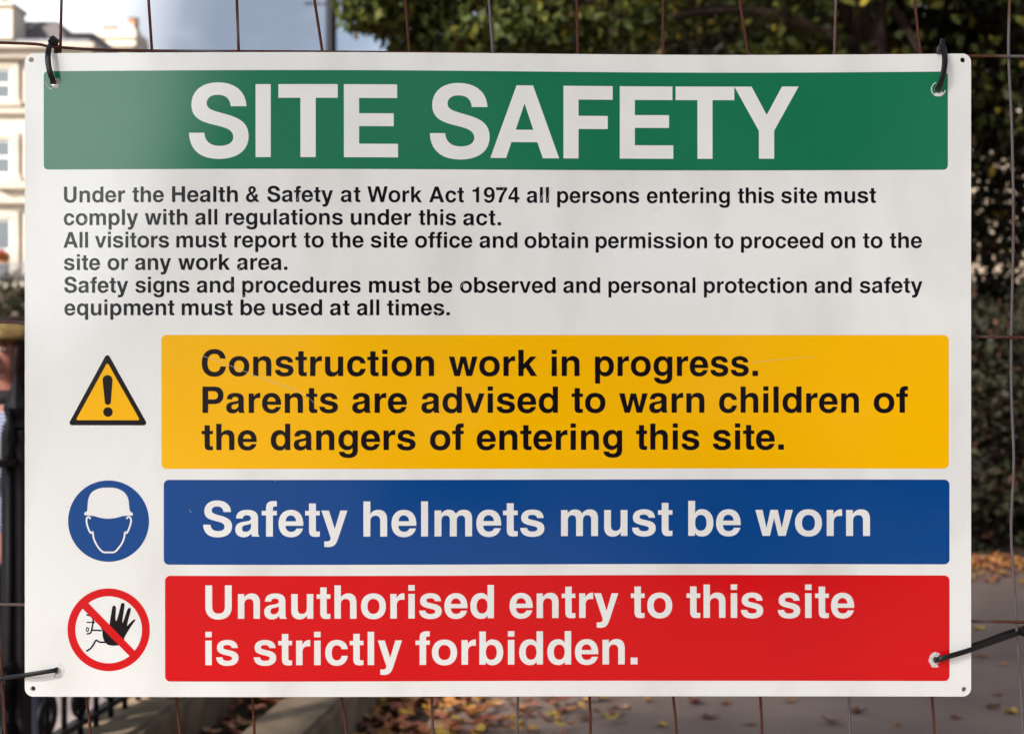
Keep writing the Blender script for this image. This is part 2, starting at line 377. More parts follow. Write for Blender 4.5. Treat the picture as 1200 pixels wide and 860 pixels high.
def circ(x, y, r, n=20, a0=0, a1=360): return [(x+r*math.cos(R(a0+(a1-a0)*k/n)), y+r*math.sin(R(a0+(a1-a0)*k/n))) for k in range(n)]
def stroke2d(pts, wd):
    """outline of a stroke with round ends"""
    wd = wd if isinstance(wd, (list, tuple)) else [wd]*len(pts)
    Lf, Rt = [], []
    for i, p in enumerate(pts):
        a = pts[max(i-1, 0)]; b = pts[min(i+1, len(pts)-1)]
        t = math.atan2(b[1]-a[1], b[0]-a[0]); n = (-math.sin(t), math.cos(t)); h = wd[i]/2
        if i == 0: Rt += [(p[0]-math.cos(t)*h*.8, p[1]-math.sin(t)*h*.8)]
        Lf.append((p[0]+n[0]*h, p[1]+n[1]*h)); Rt.append((p[0]-n[0]*h, p[1]-n[1]*h))
        if i == len(pts)-1: Rt += [(p[0]+math.cos(t)*h*.8, p[1]+math.sin(t)*h*.8)]
    return Rt+Lf[::-1]
def sm(pts, n=6): return [(v.x, v.y) for v in spline([Vector((x, y, 0)) for x, y in pts], n)]

L1, L2, L3, L4 = .00015, .0003, .00045, .0006
THK = .004
SIGN = empty('safety_sign', (0, 0, CAMZ+(430-815.5)*PX), 'white site safety board with green, yellow, blue and red panels tied to a wire fence', 'sign')
tie_holes = [(62.5, 96.5), (1100, 104), (67, 785.5), (1097.5, 773)]
nail_holes = [(37, 70.5), (1128.5, 70.5), (38.7, 806.5), (1130, 807.5)]
def board():
    polys = [rrect(29, 63, 1138, 815.8, 10, 8)] + [circ(x, y, 3.0, 18) for x, y in nail_holes] + [circ(x, y, 4.2, 18) for x, y in tie_holes]
    polys = [densify(c, 14) for c in polys]
    v, f = fill2d(polys, 14)
    n = len(v); V = [sp(x, y) for x, y in v] + [sp(x, y, -THK) for x, y in v]
    ec = {}
    ff = []
    for q in f:
        a, b, c = [Vector((*v[i], 0)) for i in q]
        if (b-a).cross(c-a).z > 0: q = q[::-1]      # photo y points down, so this faces the camera
        ff.append(q)
    for q in ff:
        for i in range(3): ec[(q[i], q[(i+1) % 3])] = 1
    rim = [(b, a, a+n, b+n) for a, b in ec if (b, a) not in ec]
    # walls need sharp normals: own copies of the rim vertices
    k = len(V); idx = {}
    W = []
    for q in rim:
        t = []
        for i in q:
            if i not in idx: idx[i] = k+len(idx); W.append(V[i])
            t.append(idx[i])
        ff.append(tuple(t))
    nb = len(f)
    o = mk('board', (V+W, ff[:nb] + [tuple(i+n for i in q[::-1]) for q in ff[:nb]] + ff[nb:]), M['board'], SIGN, smooth=True)
    nn = [bow_normal(x, y) for x, y in v]
    o.data.normals_split_custom_set_from_vertices(nn+[-q for q in nn]+[Vector(q.vector) for q in o.data.vertex_normals][2*n:])
    return o
board()
def panel(name, x0, y0, x1, y1, r, m, holes=()):
    return sheet(name, [rrect(x0, y0, x1, y1, r)]+[circ(*h, 4.4, 18) for h in holes], m, SIGN, L1)
P_green = panel('header_panel', 51.5, 84.0, 1111, 199.0, 5, M['green'], tie_holes[:2])
P_yel = panel('warning_panel', 190, 392.6, 1112, 549.0, 6, M['yellow'])
P_blue = panel('instruction_panel', 192.5, 561.9, 1112.8, 661.0, 6, M['blue'])
P_red = panel('prohibition_panel', 194, 674.0, 1112.8, 797.6, 6, M['red'], tie_holes[3:])

def place(ch, x, y, size):
    s = size/1000
    return [[(x+a*s, y-b*s) for a, b in c] for c in GP[ch][1]]
def glyph_bounds(ch):
    xs = [a for c in GP[ch][1] for a, b in c]; return min(xs), max(xs)
def word_polys(wd, x0, x1, base, size):
    """set a word between its measured left and right edges by tracking"""
    s = size/1000
    l0 = glyph_bounds(wd[0])[0]; r1 = glyph_bounds(wd[-1])[1]
    nat = (sum(GP[c][0] for c in wd[:-1]) - l0 + r1)*s
    sx = (x1-x0)/nat
    if len(wd) > 1: sx = min(max(sx, .985), 1.035)
    tr = (x1-x0-nat*sx)/max(1, len(wd)-1)
    x = x0-l0*s*sx; out_ = []
    for c in wd:
        for q in place(c, 0, base, size): out_.append([(x+a*sx, b) for a, b in q])
        x += GP[c][0]*s*sx+tr
    return out_
def split_glyphs(polys):
    """group outlines into pieces that do not touch so each is filled on its own"""
    items = []
    for c in polys:
        a = np.array(c); items.append((a.min(0), a.max(0), c))
    outer = []
    for lo, hi, c in sorted(items, key=lambda t: -(t[1]-t[0]).prod()):
        for g in outer:
            if (g[0] <= lo+1e-6).all() and (g[1] >= hi-1e-6).all() and inside(np.array([c[0][0]]), np.array([c[0][1]]), g[2][:1])[0]:
                g[2].append(c); break
        else: outer.append([lo, hi, [c]])
    return [g[2] for g in outer]
def text_line(name, words, base, size, m, parent, lift, step=12):
    V, Fc = [], []
    for wd, x0, x1 in words:
        for g in split_glyphs(word_polys(wd, x0, x1, base, size)):
            v, f = fill2d(g, step); k = len(V)
            V += v; Fc += [tuple(i+k for i in q) for q in f]
    me_v = [sp(x, y, lift) for x, y in V]
    fc = []
    for q in Fc:
        a, b, c = [Vector((*V[i], 0)) for i in q]
        fc.append(q[::-1] if (b-a).cross(c-a).z > 0 else q)
    o = mk(name, (me_v, fc), m, parent, smooth=True)
    o.data.normals_split_custom_set_from_vertices([bow_normal(x, y) for x, y in V])
    return o

# title: every letter at its measured left edge
TS = 118.4; tl = []
for ch, x in zip('SITESAFETY', (222.9, 300.8, 327.5, 403.8, 504.0, 574.6, 660.4, 726.7, 792.5, 861.7)):
    tl.append((ch, x, x+(glyph_bounds(ch)[1]-glyph_bounds(ch)[0])*TS/1000))
text_line('lettering', tl, 185.4, TS, M['lwhite'], P_green, L2)
BODY = [
 (237.6, [('Under', 75.4, 147.5), ('the', 156.1, 193.2), ('Health', 202.8, 280.0), ('&', 289.4, 305.7), ('Safety', 314.3, 391.1), ('at', 400, 422.9), ('Work', 431, 494.7), ('Act', 502.9, 543.7), ('1974', 553.5, 608.7), ('all', 617.3, 643.4), ('persons', 653, 749.6), ('entering', 758.5, 856.2), ('this', 865.4, 908.1), ('site', 916.5, 958.7), ('must', 967.4, 1027.3)]),
 (264.2, [('comply', 75.2, 162.9), ('with', 170.8, 221), ('all', 230.1, 256), ('regulations', 265.6, 402.3), ('under', 411.7, 482.1), ('this', 490.8, 534.4), ('act.', 542.8, 587.1)]),
 (290.6, [('All', 74.7, 103.9), ('visitors', 112, 199.3), ('must', 207.9, 266.7), ('report', 275.8, 348.4), ('to', 356.8, 380.2), ('the', 388.6, 426.6), ('site', 434.8, 477.9), ('office', 486.6, 553.5), ('and', 561.9, 606.3), ('obtain', 614.7, 689.4), ('permission', 698.3, 829.4), ('to', 837.6, 860.4), ('proceed', 869.1, 965.7), ('on', 974.6, 1003.1), ('to', 1011.9, 1035), ('the', 1043.2, 1081)]),
 (316.7, [('site', 75.4, 118.1), ('or', 127, 151), ('any', 159.4, 201.6), ('work', 210, 270.7), ('area.', 278.9, 337.7)]),
 (343.2, [('Safety', 75.6, 151.2), ('signs', 159.6, 223.1), ('and', 231.7, 275.4), ('procedures', 284.9, 423.1), ('must', 432.7, 492.6), ('be', 501.7, 530.2), ('observed', 539.1, 651.1), ('and', 660.2, 703.6), ('personal', 713.2, 815.6), ('protection', 825.4, 946.4), ('and', 955.7, 998.9), ('safety', 1008.2, 1081.5)]),
 (369.6, [('equipment', 75.9, 205.4), ('must', 214, 273.7), ('be', 282.8, 311.5), ('used', 320.2, 378.1), ('at', 387.2, 410), ('all', 418.7, 444.8), ('times.', 453.7, 527.2)]),
]
for base, ws in BODY: text_line('lettering', ws, base, 25.7, M['ink'], SIGN, L1)
for base, ws in [
 (440.6, [('Construction', 237.3, 508.8), ('work', 526.1, 629.6), ('in', 646.4, 679.2), ('progress.', 697.3, 889)]),
 (483.6, [('Parents', 238.1, 396.5), ('are', 413.1, 477.1), ('advised', 493.9, 653.9), ('to', 669.9, 709.6), ('warn', 725.6, 826), ('children', 843.1, 1007.3), ('of', 1024.6, 1064.5)]),
 (527.0, [('the', 237, 301.6), ('dangers', 317.9, 487.2), ('of', 504, 543.5), ('entering', 558.7, 729.3), ('this', 745.6, 820), ('site.', 835.9, 919.3)])]:
    text_line('lettering', ws, base, 42.8, M['ink'], P_yel, L2)
text_line('lettering', [('Safety', 238.8, 407.6), ('helmets', 426.3, 637.9), ('must', 657.5, 788.4), ('be', 807, 868.6), ('worn', 885.8, 1020)], 628.0, 57.2, M['lwhite'], P_blue, L2)
text_line('lettering', [('Unauthorised', 241.3, 578.8), ('entry', 597.2, 724.7), ('to', 739.5, 788.1), ('this', 805, 894.8), ('site', 912, 1001.3)], 724.0, 54.2, M['lwhite'], P_red, L2)
text_line('lettering', [('is', 241.3, 280.1), ('strictly', 298, 471.2), ('forbidden.', 487, 747.3)], 778.4, 54.2, M['lwhite'], P_red, L2)

# warning triangle
def rtri(pts, r, n=6):
    o = []
    for i, p in enumerate(pts):
        p = Vector(p); a = (Vector(pts[i-1])-p).normalized(); b = (Vector(pts[(i+1) % 3])-p).normalized()
        half = a.angle(b)/2; t = r/math.tan(half); s = p+a*t; e = p+b*t; c = p+(a+b).normalized()*(r/math.sin(half))
        a0 = math.atan2(*(s-c).yx); a1 = math.atan2(*(e-c).yx); dd = (a1-a0+math.pi) % (2*math.pi)-math.pi
        o += [(c.x+r*math.cos(a0+dd*k/n), c.y+r*math.sin(a0+dd*k/n)) for k in range(n+1)]
    return o
tri = sheet('warning_symbol', [rtri([(126.5, 413.0), (174.2, 498.2), (79.8, 498.2)], 3)], M['ink'], SIGN, L1, 10)
sheet('warning_field', [rtri([(126.6, 424.5), (164.8, 492.2), (89.2, 492.2)], 1.5)], M['yellow'], tri, L2, 10)
sheet('exclamation_mark', [circ(127.2, 482.6, 5.6)] , M['ink'], tri, L3, 10)
ex = [(121.0, 446)] + [(126.8+5.9*math.cos(R(a)), 445.6+6.2*math.sin(R(a))) for a in range(190, 351, 16)] + [(132.6, 446), (130.6, 471.5)] + [(127+3.4*math.cos(R(a)), 471.6+2.6*math.sin(R(a))) for a in range(10, 171, 20)] + [(123.6, 471.5)]
sheet('exclamation_mark', [ex], M['ink'], tri, L3, 10)
# mandatory helmet roundel  (zoom scale 7.82 from 75,555)
def z1(x, y): return 75+x/7.82, 555+y/7.82
disc = sheet('helmet_symbol', [circ(127.6, 610.2, 47.6, 72)], M['blue'], SIGN, L1, 10)
hel = [z1(*p) for p in sm([(192, 352), (213, 340), (219, 300), (228, 225), (262, 165), (330, 132), (408, 125), (485, 132), (552, 165), (592, 225), (602, 300), (610, 340), (632, 355)], 5)]
hel += [z1(*p) for p in sm([(636, 365), (630, 380), (590, 381), (540, 386), (480, 402), (408, 410), (340, 402), (280, 386), (230, 381), (192, 376), (188, 364)], 4)]
sheet('helmet', [hel], M['lwhite'], disc, L2, 8)
face = [(242, 410), (236, 396), (216, 398), (209, 425), (216, 470), (234, 518), (250, 541), (266, 531), (273, 580), (292, 630), (324, 680), (362, 714), (412, 717), (466, 714), (505, 676), (536, 632), (556, 580), (563, 533), (578, 541), (596, 510), (612, 465), (619, 428), (611, 398), (594, 393), (578, 408)]
sheet('face_outline', [stroke2d([z1(*p) for p in sm(face, 5)], 2.0)], M['lwhite'], disc, L2, 8)
# prohibition roundel (zoom scale 7.82 from 75,680)
def z2(x, y): return 75+x/7.82, 680+y/7.82
proh = sheet('prohibition_symbol', [circ(*z2(412, 448), 48.4, 72), circ(*z2(412, 448), 39.2, 64)], M['red'], SIGN, L1, 10)
sheet('prohibition_bar', [[z2(*p) for p in ((158, 240), (210, 188), (668, 654), (622, 704))]], M['red'], proh, L3, 10)
hand = sm([(305, 368), (350, 445), (357, 500), (370, 545), (398, 580), (440, 592), (500, 590), (545, 572), (556, 520), (590, 460), (625, 405), (656, 362), (650, 352), (628, 366), (590, 405), (582, 410), (586, 380), (602, 320), (616, 260), (602, 246), (586, 262), (568, 310), (548, 372), (540, 384), (540, 350), (552, 270), (558, 215), (544, 202), (528, 212), (510, 280), (490, 352), (480, 365), (474, 340), (478, 280), (478, 240), (464, 226), (448, 238), (436, 300), (426, 362), (418, 425), (395, 430), (355, 395)], 4)
sheet('hand', [[z2(*p) for p in hand]], M['ink'], proh, L2, 8)
for st, wd in (([(210, 312), (240, 318), (264, 340), (270, 372), (266, 400), (258, 440), (246, 476), (212, 486)], 1.7), ([(212, 380), (240, 380), (280, 381)], 1.3), ([(262, 452), (300, 453), (345, 455)], 1.7), ([(210, 642), (245, 620), (275, 580), (296, 545), (330, 560), (380, 562)], 1.9)):
    sheet('figure_line', [stroke2d([z2(*p) for p in sm(st, 5)], wd)], M['ink'], proh, L2, 8)
sheet('figure_line', [[z2(217+a*15, 446+b*22) for a, b in circ(0, 0, 1, 20)], [z2(217+a*6, 446+b*13) for a, b in circ(0, 0, 1, 20)]], M['ink'], proh, L2, 8)
sheet('figure_line', [[z2(*p) for p in ((262, 366), (290, 380), (264, 398))]], M['ink'], proh, L2, 8)

# torn film round the tie holes, scratches and grime
def arc_sheet(name, c, r0, r1, a0, a1, m, lift, parent=SIGN, jag=.5):
    n = max(6, int((a1-a0)/9)); A = [R(a0+(a1-a0)*k/n) for k in range(n+1)]
    rj = lambda r: r+random.uniform(-jag, jag)
    q = [(c[0]+math.cos(a)*rj(r1), c[1]+math.sin(a)*rj(r1)) for a in A]+[(c[0]+math.cos(a)*rj(r0), c[1]+math.sin(a)*rj(r0)) for a in reversed(A)]
    return sheet(name, [q], m, parent, lift, 8)
arc_sheet('torn_film', (62.5, 97.5), 4.4, 6.2, -60, 90, M['chip'], L3)
arc_sheet('torn_film', (62, 97), 7.4, 8.6, -40, 60, M['chip'], L3, jag=.3)
arc_sheet('torn_film', (62, 97), 7.5, 8.3, 95, 185, M['chip'], L3, jag=.4)
arc_sheet('torn_film', (1100, 105), 4.5, 7.0, 30, 130, M['chip'], L3)
arc_sheet('torn_film', (1100, 104.5), 7.4, 8.7, 10, 250, M['chip'], L3, jag=.3)
arc_sheet('torn_film', (1097.5, 773), 4.6, 9.2, 75, 300, M['chip'], L3, jag=.9)
arc_sheet('torn_film', (67, 785.5), 5.0, 8.5, -70, 120, M['dirt'], L1, jag=.4)
arc_sheet('torn_film', (67.5, 785.5), 4.5, 7.6, -80, 110, M['board'], L2, jag=.4)
for pts, wd in (([(238, 417), (262, 425), (290, 436), (318, 447), (345, 456)], .55), ([(345, 456), (360, 464), (372, 475)], .35),
                ([(633, 236), (637, 226), (640, 220)], .7), ([(641, 236), (644, 226), (646, 221)], .5), ([(600, 283), (604, 291)], .7), ([(98, 263), (103, 256)], .7),
                ([(280, 318), (287, 306)], .9), ([(349, 236), (353, 226)], .5), ([(510, 372), (520, 362)], .8), ([(432, 371), (434, 366)], .7), ([(540, 337), (544, 330)], .6),
                ([(270, 330), (284, 345), (303, 355)], .3), ([(725, 212), (734, 221)], .5), ([(762, 250), (775, 242)], .35),
                ([(880, 425), (915, 421), (955, 418)], .3), ([(223, 597), (225, 600)], .5), ([(900, 240), (960, 262)], .2), ([(1060, 330), (1100, 322)], .2)):
    sheet('scratch', [stroke2d(sm(pts, 4), wd*.75)], M['scratch'], SIGN, L4, 10)
for i in range(12):
    x, y = random.uniform(45, 1125), random.uniform(70, 808); r = random.uniform(.35, .8)
    sheet('speck', [[(x+a*r, y+b*r*random.uniform(.6, 1.1)) for a, b in circ(0, 0, 1, 8)]], M['dirt'], SIGN, L4, 8)

# ------------------------------------------------------------------ the wire fence behind the sign
YW = .026                                   # plane of the upright wires
def fw(px, py, dy=0): return P(px, py, D+YW+dy)
FEN = empty('wire_fence', (0, YW, 0), 'rusty welded wire mesh panel of the site fence behind the white sign', 'fence')
tops = [(-134, -132), (-30, -28), (72, 70.6), (174, 178), (277.5, 279.6), (368.5, 377.6), (475, 479.5), (573, 577.5), (676, 677), (777, 777), (866.5, 876), (979.5, 978), (1072, 1078), (1183, 1182), (1284, 1286), (1386, 1384)]
bots = [(-100, -98), (4, 6), (101, 106), (206, 211), (295.5, 298), (400, 406), (506, 507), (607, 606), (691, 692), (789, 793), (891, 893), (995, 996), (1092, 1095), (1196, 1199), (1300, 1302), (1400, 1402)]
GREY = {7, 13, 11}
def jit(a): return random.uniform(-a, a)
PTOP, PBOT = -75, 1830
xs_l = [-134-100*k for k in range(5, 0, -1)]; xs_r = [1386+100*k for k in range(1, 6)]
allw = [((x, x), (x+30, x+32)) for x in xs_l]+list(zip(tops, bots))+[((x, x), (x+14, x+16)) for x in xs_r]
for i, ((t0, t1), (b0, b1)) in enumerate(allw):
    k = i-5
    if k == 13:
        pts = [(1184, -75), (1183, 0), (1182, 66), (1186, 160), (1187.5, 270), (1185, 395), (1185.5, 470), (1188, 540), (1185, 610), (1186, 650), (1191, 728), (1199, 860), (1203, 1000)]
    else:
        pts = [(t0-(t1-t0)*1.2, PTOP), (t0, 0), (t0+(t1-t0)*.33, 20), (t0+(t1-t0)*.67, 40), (t1, 60), (t1+(t1-t0)*.5, 90), ((t1*2+b0)/3+jit(4), 300), (b0-(b1-b0)*3.5+jit(1), 680), (b0, 816), (b1, 860), (b1+(b1-b0)*1.6+jit(2), 1000)]
    x = pts[-1][0]
    pts += [(x+jit(5), y) for y in range(1170, PBOT, 165)] + [(x, PBOT)]
    mk('wire', tube(spline([fw(*p) for p in pts], 5), .00172, 7), M['wireg'] if k in GREY else M['wire'], FEN, True)
for yl, yr, g in ((50.5, 66, 0), (377.5, 395, 1), (708, 728, 1), (1040, 1060, 0), (1370, 1390, 0), (1700, 1720, 0)):
    pts = [(-670, yl-8), (-350, yl-5), (0, yl), (60, yl+4.5), (110, yl+8), (190, yl+9.5), (500, (yl+yr)/2+4), (800, yr+1), (1138, yr), (1200, yr+.3), (1500, yr+2), (1930, yr)] if not g else [(-670, yl-6), (0, yl), (30, yl+.6), (400, (yl*2+yr)/3), (1138, yr-.5), (1200, yr+.5), (1500, yr+2), (1930, yr)]
    mk('wire', tube(spline([fw(*p, dy=-.0036) for p in pts], 6), .00178, 7), M['wire'], FEN, True)
for px in (-690, 1945):
    a = fw(px, 0); mk('frame_tube', tube([(a.x, YW, .06), (a.x, YW, 2.06)], .019, 14), M['zinc'], FEN, True)
    mk('foot', bevel_box(a.x-.11, a.x+.11, YW-.34, YW+.34, 0, .13, .02), M['concrete'], FEN)
a, b = fw(-690, 0), fw(1945, 0)
for z in (2.04, .13): mk('frame_tube', tube([(a.x, YW, z), (b.x, YW, z)], .0185, 14), M['zinc'], FEN, True)

# ------------------------------------------------------------------ cable ties
def w2(px, py, y): return Vector(((px-600)*(D+y)/F, y, CAMZ+(430-py)*(D+y)/F))
def tie(label, path, wdir, wd, head, headdir, hsize=(.0105, .0085, .0075), tail=None):
    pts = spline([w2(*p) for p in path], 7); c = w2(*head)
    t = empty('cable_tie', c, label, 'cable tie', 'black cable ties holding the sign')
    mk('strap', ribbon(pts, wdir, wd, .0016), M['nylon'], t, True)
    z = Vector(headdir).normalized(); x = Vector(wdir); x = (x-z*x.dot(z)).normalized(); y = z.cross(x)
    v, f = bevel_box(-hsize[0]/2, hsize[0]/2, -hsize[1]/2, hsize[1]/2, -hsize[2]/2, hsize[2]/2, .0013)
    mk('head', ([c+x*p[0]+y*p[1]+z*p[2] for p in v], f), M['nylon'], t)
    if tail: mk('tail', ribbon(spline([w2(*p) for p in tail], 5), wdir, wd*.92, .0016), M['nylon'], t, True)
    return t
tie('short black cable tie through the upper left corner of the sign',
    [(63, 98.5, .012), (62.6, 97.0, .002), (62.0, 94.5, -.008), (59.2, 87, -.013), (56.8, 76, -.014), (56.2, 65, -.013), (57.6, 56, -.006), (60.5, 50.5, .006), (63.5, 50, .02), (66, 56, .030), (66, 70, .027), (64.5, 88, .02), (63, 98.5, .012)],
    (1, 0, .08), .0066, (63, 48.5, .004), (.6, -.3, .75), tail=[(62.5, 50, .004), (61.5, 46, .002), (60.6, 43, .002)], hsize=(.0105, .0095, .0085))
tie('upright black cable tie at the upper right corner of the sign',
    [(1100.5, 106.5, .012), (1100.2, 105, .002), (1100.8, 102, -.007), (1103.6, 93, -.011), (1106.3, 82, -.012), (1107.2, 70, -.011), (1106.6, 62, -.007), (1105.5, 56.5, .004), (1104, 55.5, .018), (1103, 60, .031), (1102, 75, .028), (1101, 92, .02), (1100.5, 106.5, .012)],
    (1, 0, -.05), .0066, (1103.2, 58.5, -.001), (.1, .2, 1), tail=[(1103.8, 59, 0), (1104.3, 52, .001), (1104.6, 45.5, .002)], hsize=(.0095, .0085, .0095))
tie('long black cable tie stretched left from the lower left corner of the sign',
    [(65.5, 785.8, .012), (67.2, 785.0, .003), (66.2, 784.8, -.005), (60, 785.8, -.0075), (45, 788.2, -.008), (30, 790.5, -.006), (5, 794.3, .006), (-20, 797, .016), (-34, 798.5, .024), (-35, 798, .033), (-20, 796, .034), (20, 792, .02), (50, 788, .012), (65.5, 785.8, .012)],
    (.15, .05, 1), .0052, (-33, 798.5, .022), (1, .3, -.1))
tie('long black cable tie stretched right from the red panel to the grey wire',
    [(1096.5, 773.2, .012), (1097.0, 772.6, .003), (1099.5, 772.2, -.005), (1108, 769.8, -.0075), (1125, 765, -.008), (1142, 759.5, -.005), (1165, 751.6, .006), (1188, 743.5, .016), (1200, 739.5, .021), (1206, 737, .03), (1198, 737, .034), (1180, 741.5, .030), (1150, 752.8, .018), (1120, 763, .012), (1096.5, 773.2, .012)],
    (.3, 0, 1), .0060, (1201, 739, .017), (1, .3, .35), hsize=(.0105, .0085, .011), tail=[(1201, 739, .016), (1214, 734, .012), (1230, 729, .012)])

# ------------------------------------------------------------------ kerbs and garden railing
K1 = kerb(-.10, .17, .20, 'weathered stone plinth carrying the black iron railing')
K2 = kerb(.545, .80, .20, 'weathered stone edging between soil bed and leaf strewn path', off=.5)
M['iron'] = mat('black_iron', (.006, .0045, .006), .5, .18, var=(.010, .008, .009), scale=20, bump=.1)
RL = empty('iron_railing', E(0, 3.1, .20), 'black iron garden railing with scrolls low on the left behind the sign', 'railing')
def rail(z, h, wdt, y0=-1.2, y1=12):
    p = [E(0, y0, z), E(0, y1, z)]; n = ENRM*wdt/2; u = Vector((0, 0, h/2))
    return [p[0]-n-u, p[0]+n-u, p[0]+n+u, p[0]-n+u, p[1]-n-u, p[1]+n-u, p[1]+n+u, p[1]-n+u], [(0, 1, 2, 3), (7, 6, 5, 4), (0, 4, 5, 1), (1, 5, 6, 2), (2, 6, 7, 3), (3, 7, 4, 0)]
mk('rail', rail(1.20, .022, .045), M['iron'], RL); mk('rail', rail(.56, .02, .035), M['iron'], RL); mk('rail', rail(.25, .02, .035), M['iron'], RL)
y = -1.1; i = 0
def spear(c):
    return lathe([(.010, 0), (.017, .012), (.010, .03), (.022, .06), (.016, .10), (.002, .165)], c, 8)
while y < 11.9:
    mk('bar', join(tube([E(0, y, .20), E(0, y, 1.22)], .0105, 8), spear(E(0, y, 1.21))), M['iron'], RL, True)
    y += .135; i += 1
for y in (-1.0, 2.86, 6.9, 10.9):
    c = E(0, y, 0); v, f = bevel_box(-.036, .036, -.036, .036, .2, 1.30, .006)
    mk('post', join(([c+Vector(p) for p in v], f), lathe([(.03, 0), (.045, .01), (.03, .03), (.04, .07), (.02, .12), (.003, .18)], c+Vector((0, 0, 1.30)), 10)), M['iron'], RL)
def scroll(yc, zc, r0, sgn):
    pts = []
    for k in range(40):
        a = k/39*2.1*2*math.pi; r = r0*(1-.30*k/39*2.1)
        pts.append(E(0, yc+sgn*r*math.sin(a), zc+r*math.cos(a)))
    return tube(pts, .0085, 6)
for k in range(12):
    yc = 2.0+k*.27
    mk('scroll', join(scroll(yc, .335, .075, 1), scroll(yc+.02, .475, .065, -1)), M['iron'], RL, True)

# ------------------------------------------------------------------ foliage
def leaf_cloud(centres, radii, n_per, size, cols, weights, flat=.75, seed=1):
    """many small bent leaf faces gathered in clumps; returns verts, faces, per-face colour"""
    g = np.random.default_rng(seed)
    c = np.repeat(np.array(centres), n_per, 0); r = np.repeat(np.array(radii), n_per)
    n = len(c); d = g.normal(size=(n, 3)); d /= np.linalg.norm(d, axis=1)[:, None]
    p = c + d*(r*g.random(n)**.45)[:, None]*np.array([1, 1, flat])
    u = g.normal(size=(n, 3)); u[:, 2] -= .5; u /= np.linalg.norm(u, axis=1)[:, None]
    v = np.cross(u, g.normal(size=(n, 3))); v /= np.linalg.norm(v, axis=1)[:, None]
    s = size*g.uniform(.6, 1.35, n)[:, None]
    w_ = np.cross(u, v)*.18
    V = np.stack([p-u*s*.5, p+v*s*.33+w_*s, p+u*s*.62, p-v*s*.33+w_*s], 1).reshape(-1, 3)
    Fi = np.arange(4*n).reshape(-1, 4)
    cl = np.array(cols)[g.choice(len(cols), n, p=np.array(weights)/sum(weights))]
    tone = np.repeat(g.uniform(.75, 1.25, len(centres)), n_per)[:, None]*g.uniform(.8, 1.2, (n, 1))
    return V, Fi, cl*tone
def mesh_np(name, V, Fi, col, m, parent, base):
    me = bpy.data.meshes.new(name); n = len(Fi); k = Fi.shape[1]
    me.vertices.add(len(V)); me.vertices.foreach_set('co', (V-np.array(base)).astype(np.float32).ravel())
    me.loops.add(n*k); me.loops.foreach_set('vertex_index', Fi.astype(np.int32).ravel())
    me.polygons.add(n); me.polygons.foreach_set('loop_start', np.arange(n, dtype=np.int32)*k)
    me.update(calc_edges=True)
    at = me.attributes.new('tint', 'FLOAT_COLOR', 'FACE')
    at.data.foreach_set('color', np.concatenate([col, np.ones((n, 1))], 1).astype(np.float32).ravel())
    me.materials.append(m); o = bpy.data.objects.new(name, me); S.collection.objects.link(o)
    if parent: o.parent = parent
    else: o.location = base
    return o
def leafmat(name, trans=.25):
    m = mat(name, (.05, .07, .02), .55, .15, attr='tint'); t = m.node_tree; b = t.nodes['Principled BSDF']
    tr = t.nodes.new('ShaderNodeBsdfTranslucent'); mx = t.nodes.new('ShaderNodeMixShader'); mx.inputs[0].default_value = trans
    a = [n for n in t.nodes if n.type == 'ATTRIBUTE'][0]
    t.links.new(a.outputs['Color'], tr.inputs[0]); t.links.new(b.outputs[0], mx.inputs[1]); t.links.new(tr.outputs[0], mx.inputs[2])
    t.links.new(mx.outputs[0], t.nodes['Material Output'].inputs[0]); return m
M['leaf'] = leafmat('tree_leaf'); M['hedge'] = leafmat('shrub_leaf', .1)
M['litter'] = mat('dry_leaf', (.2, .1, .03), .7, .3, attr='tint')
M['bark'] = mat('bark', (.045, .028, .022), .95, .2, var=(.02, .012, .010), scale=9, detail=8, bump=1, bscale=25, stretch=(1, 1, .25))
TCOL = [(.022, .021, .009), (.016, .013, .008), (.038, .032, .010), (.10, .072, .014), (.035, .018, .009)]
def tree(base, height, crown, nclump, nper, label, seed, leaf=.10, first=None, left=None, cols=TCOL, nfirst=150):
    g = np.random.default_rng(seed); rr = random.Random(seed)
    t = empty('tree', base, label, 'tree', 'trees of the garden')
    (cx, cy, cz), (rx, ry, rz) = crown
    cs = []
    while len(cs) < nclump:
        d = g.normal(size=3); d /= np.linalg.norm(d); q = d*g.random()**.4*g.uniform(.8, 1.08)
        c = (cx+q[0]*rx, cy+q[1]*ry, cz+q[2]*rz)
        if left is None or c[0]-.85 > left*(c[1]+D): cs.append(c)
    rad = [rr.uniform(.5, .95) for _ in cs]; num = nper
    if first: cs += first; rad += [rr.uniform(.2, .36) for _ in first]
    num = [nper]*nclump+[nfirst]*(len(cs)-nclump)
    b = Vector(base); top = Vector((cx, cy, cz))
    limbs = [tube(spline([b, b+Vector((.05, .05, height*.25)), b.lerp(top, .75)+Vector((rr.uniform(-.1, .1), 0, 0)), top+Vector((0, 0, rz*.5))], 6), [.24-.2*k/18 for k in range(19)], 12)]
    for k in range(0, len(cs), 4):
        e = Vector(cs[k]); s = b.lerp(top, rr.uniform(.55, .95))
        mid = s.lerp(e, .5)+Vector((rr.uniform(-.2, .2), rr.uniform(-.2, .2), rr.uniform(.1, .4)))
        limbs.append(tube(spline([s, mid, e], 4), [.075-.065*j/8 for j in range(9)], 6))
    mk('trunk', join(*limbs), M['bark'], t, True)
    V, Fi, col = leaf_cloud(cs, rad, num, leaf, cols, [.42, .34, .17, .03, .04], seed=seed)
    mesh_np('crown', V, Fi, col, M['leaf'], t, base)
    return t
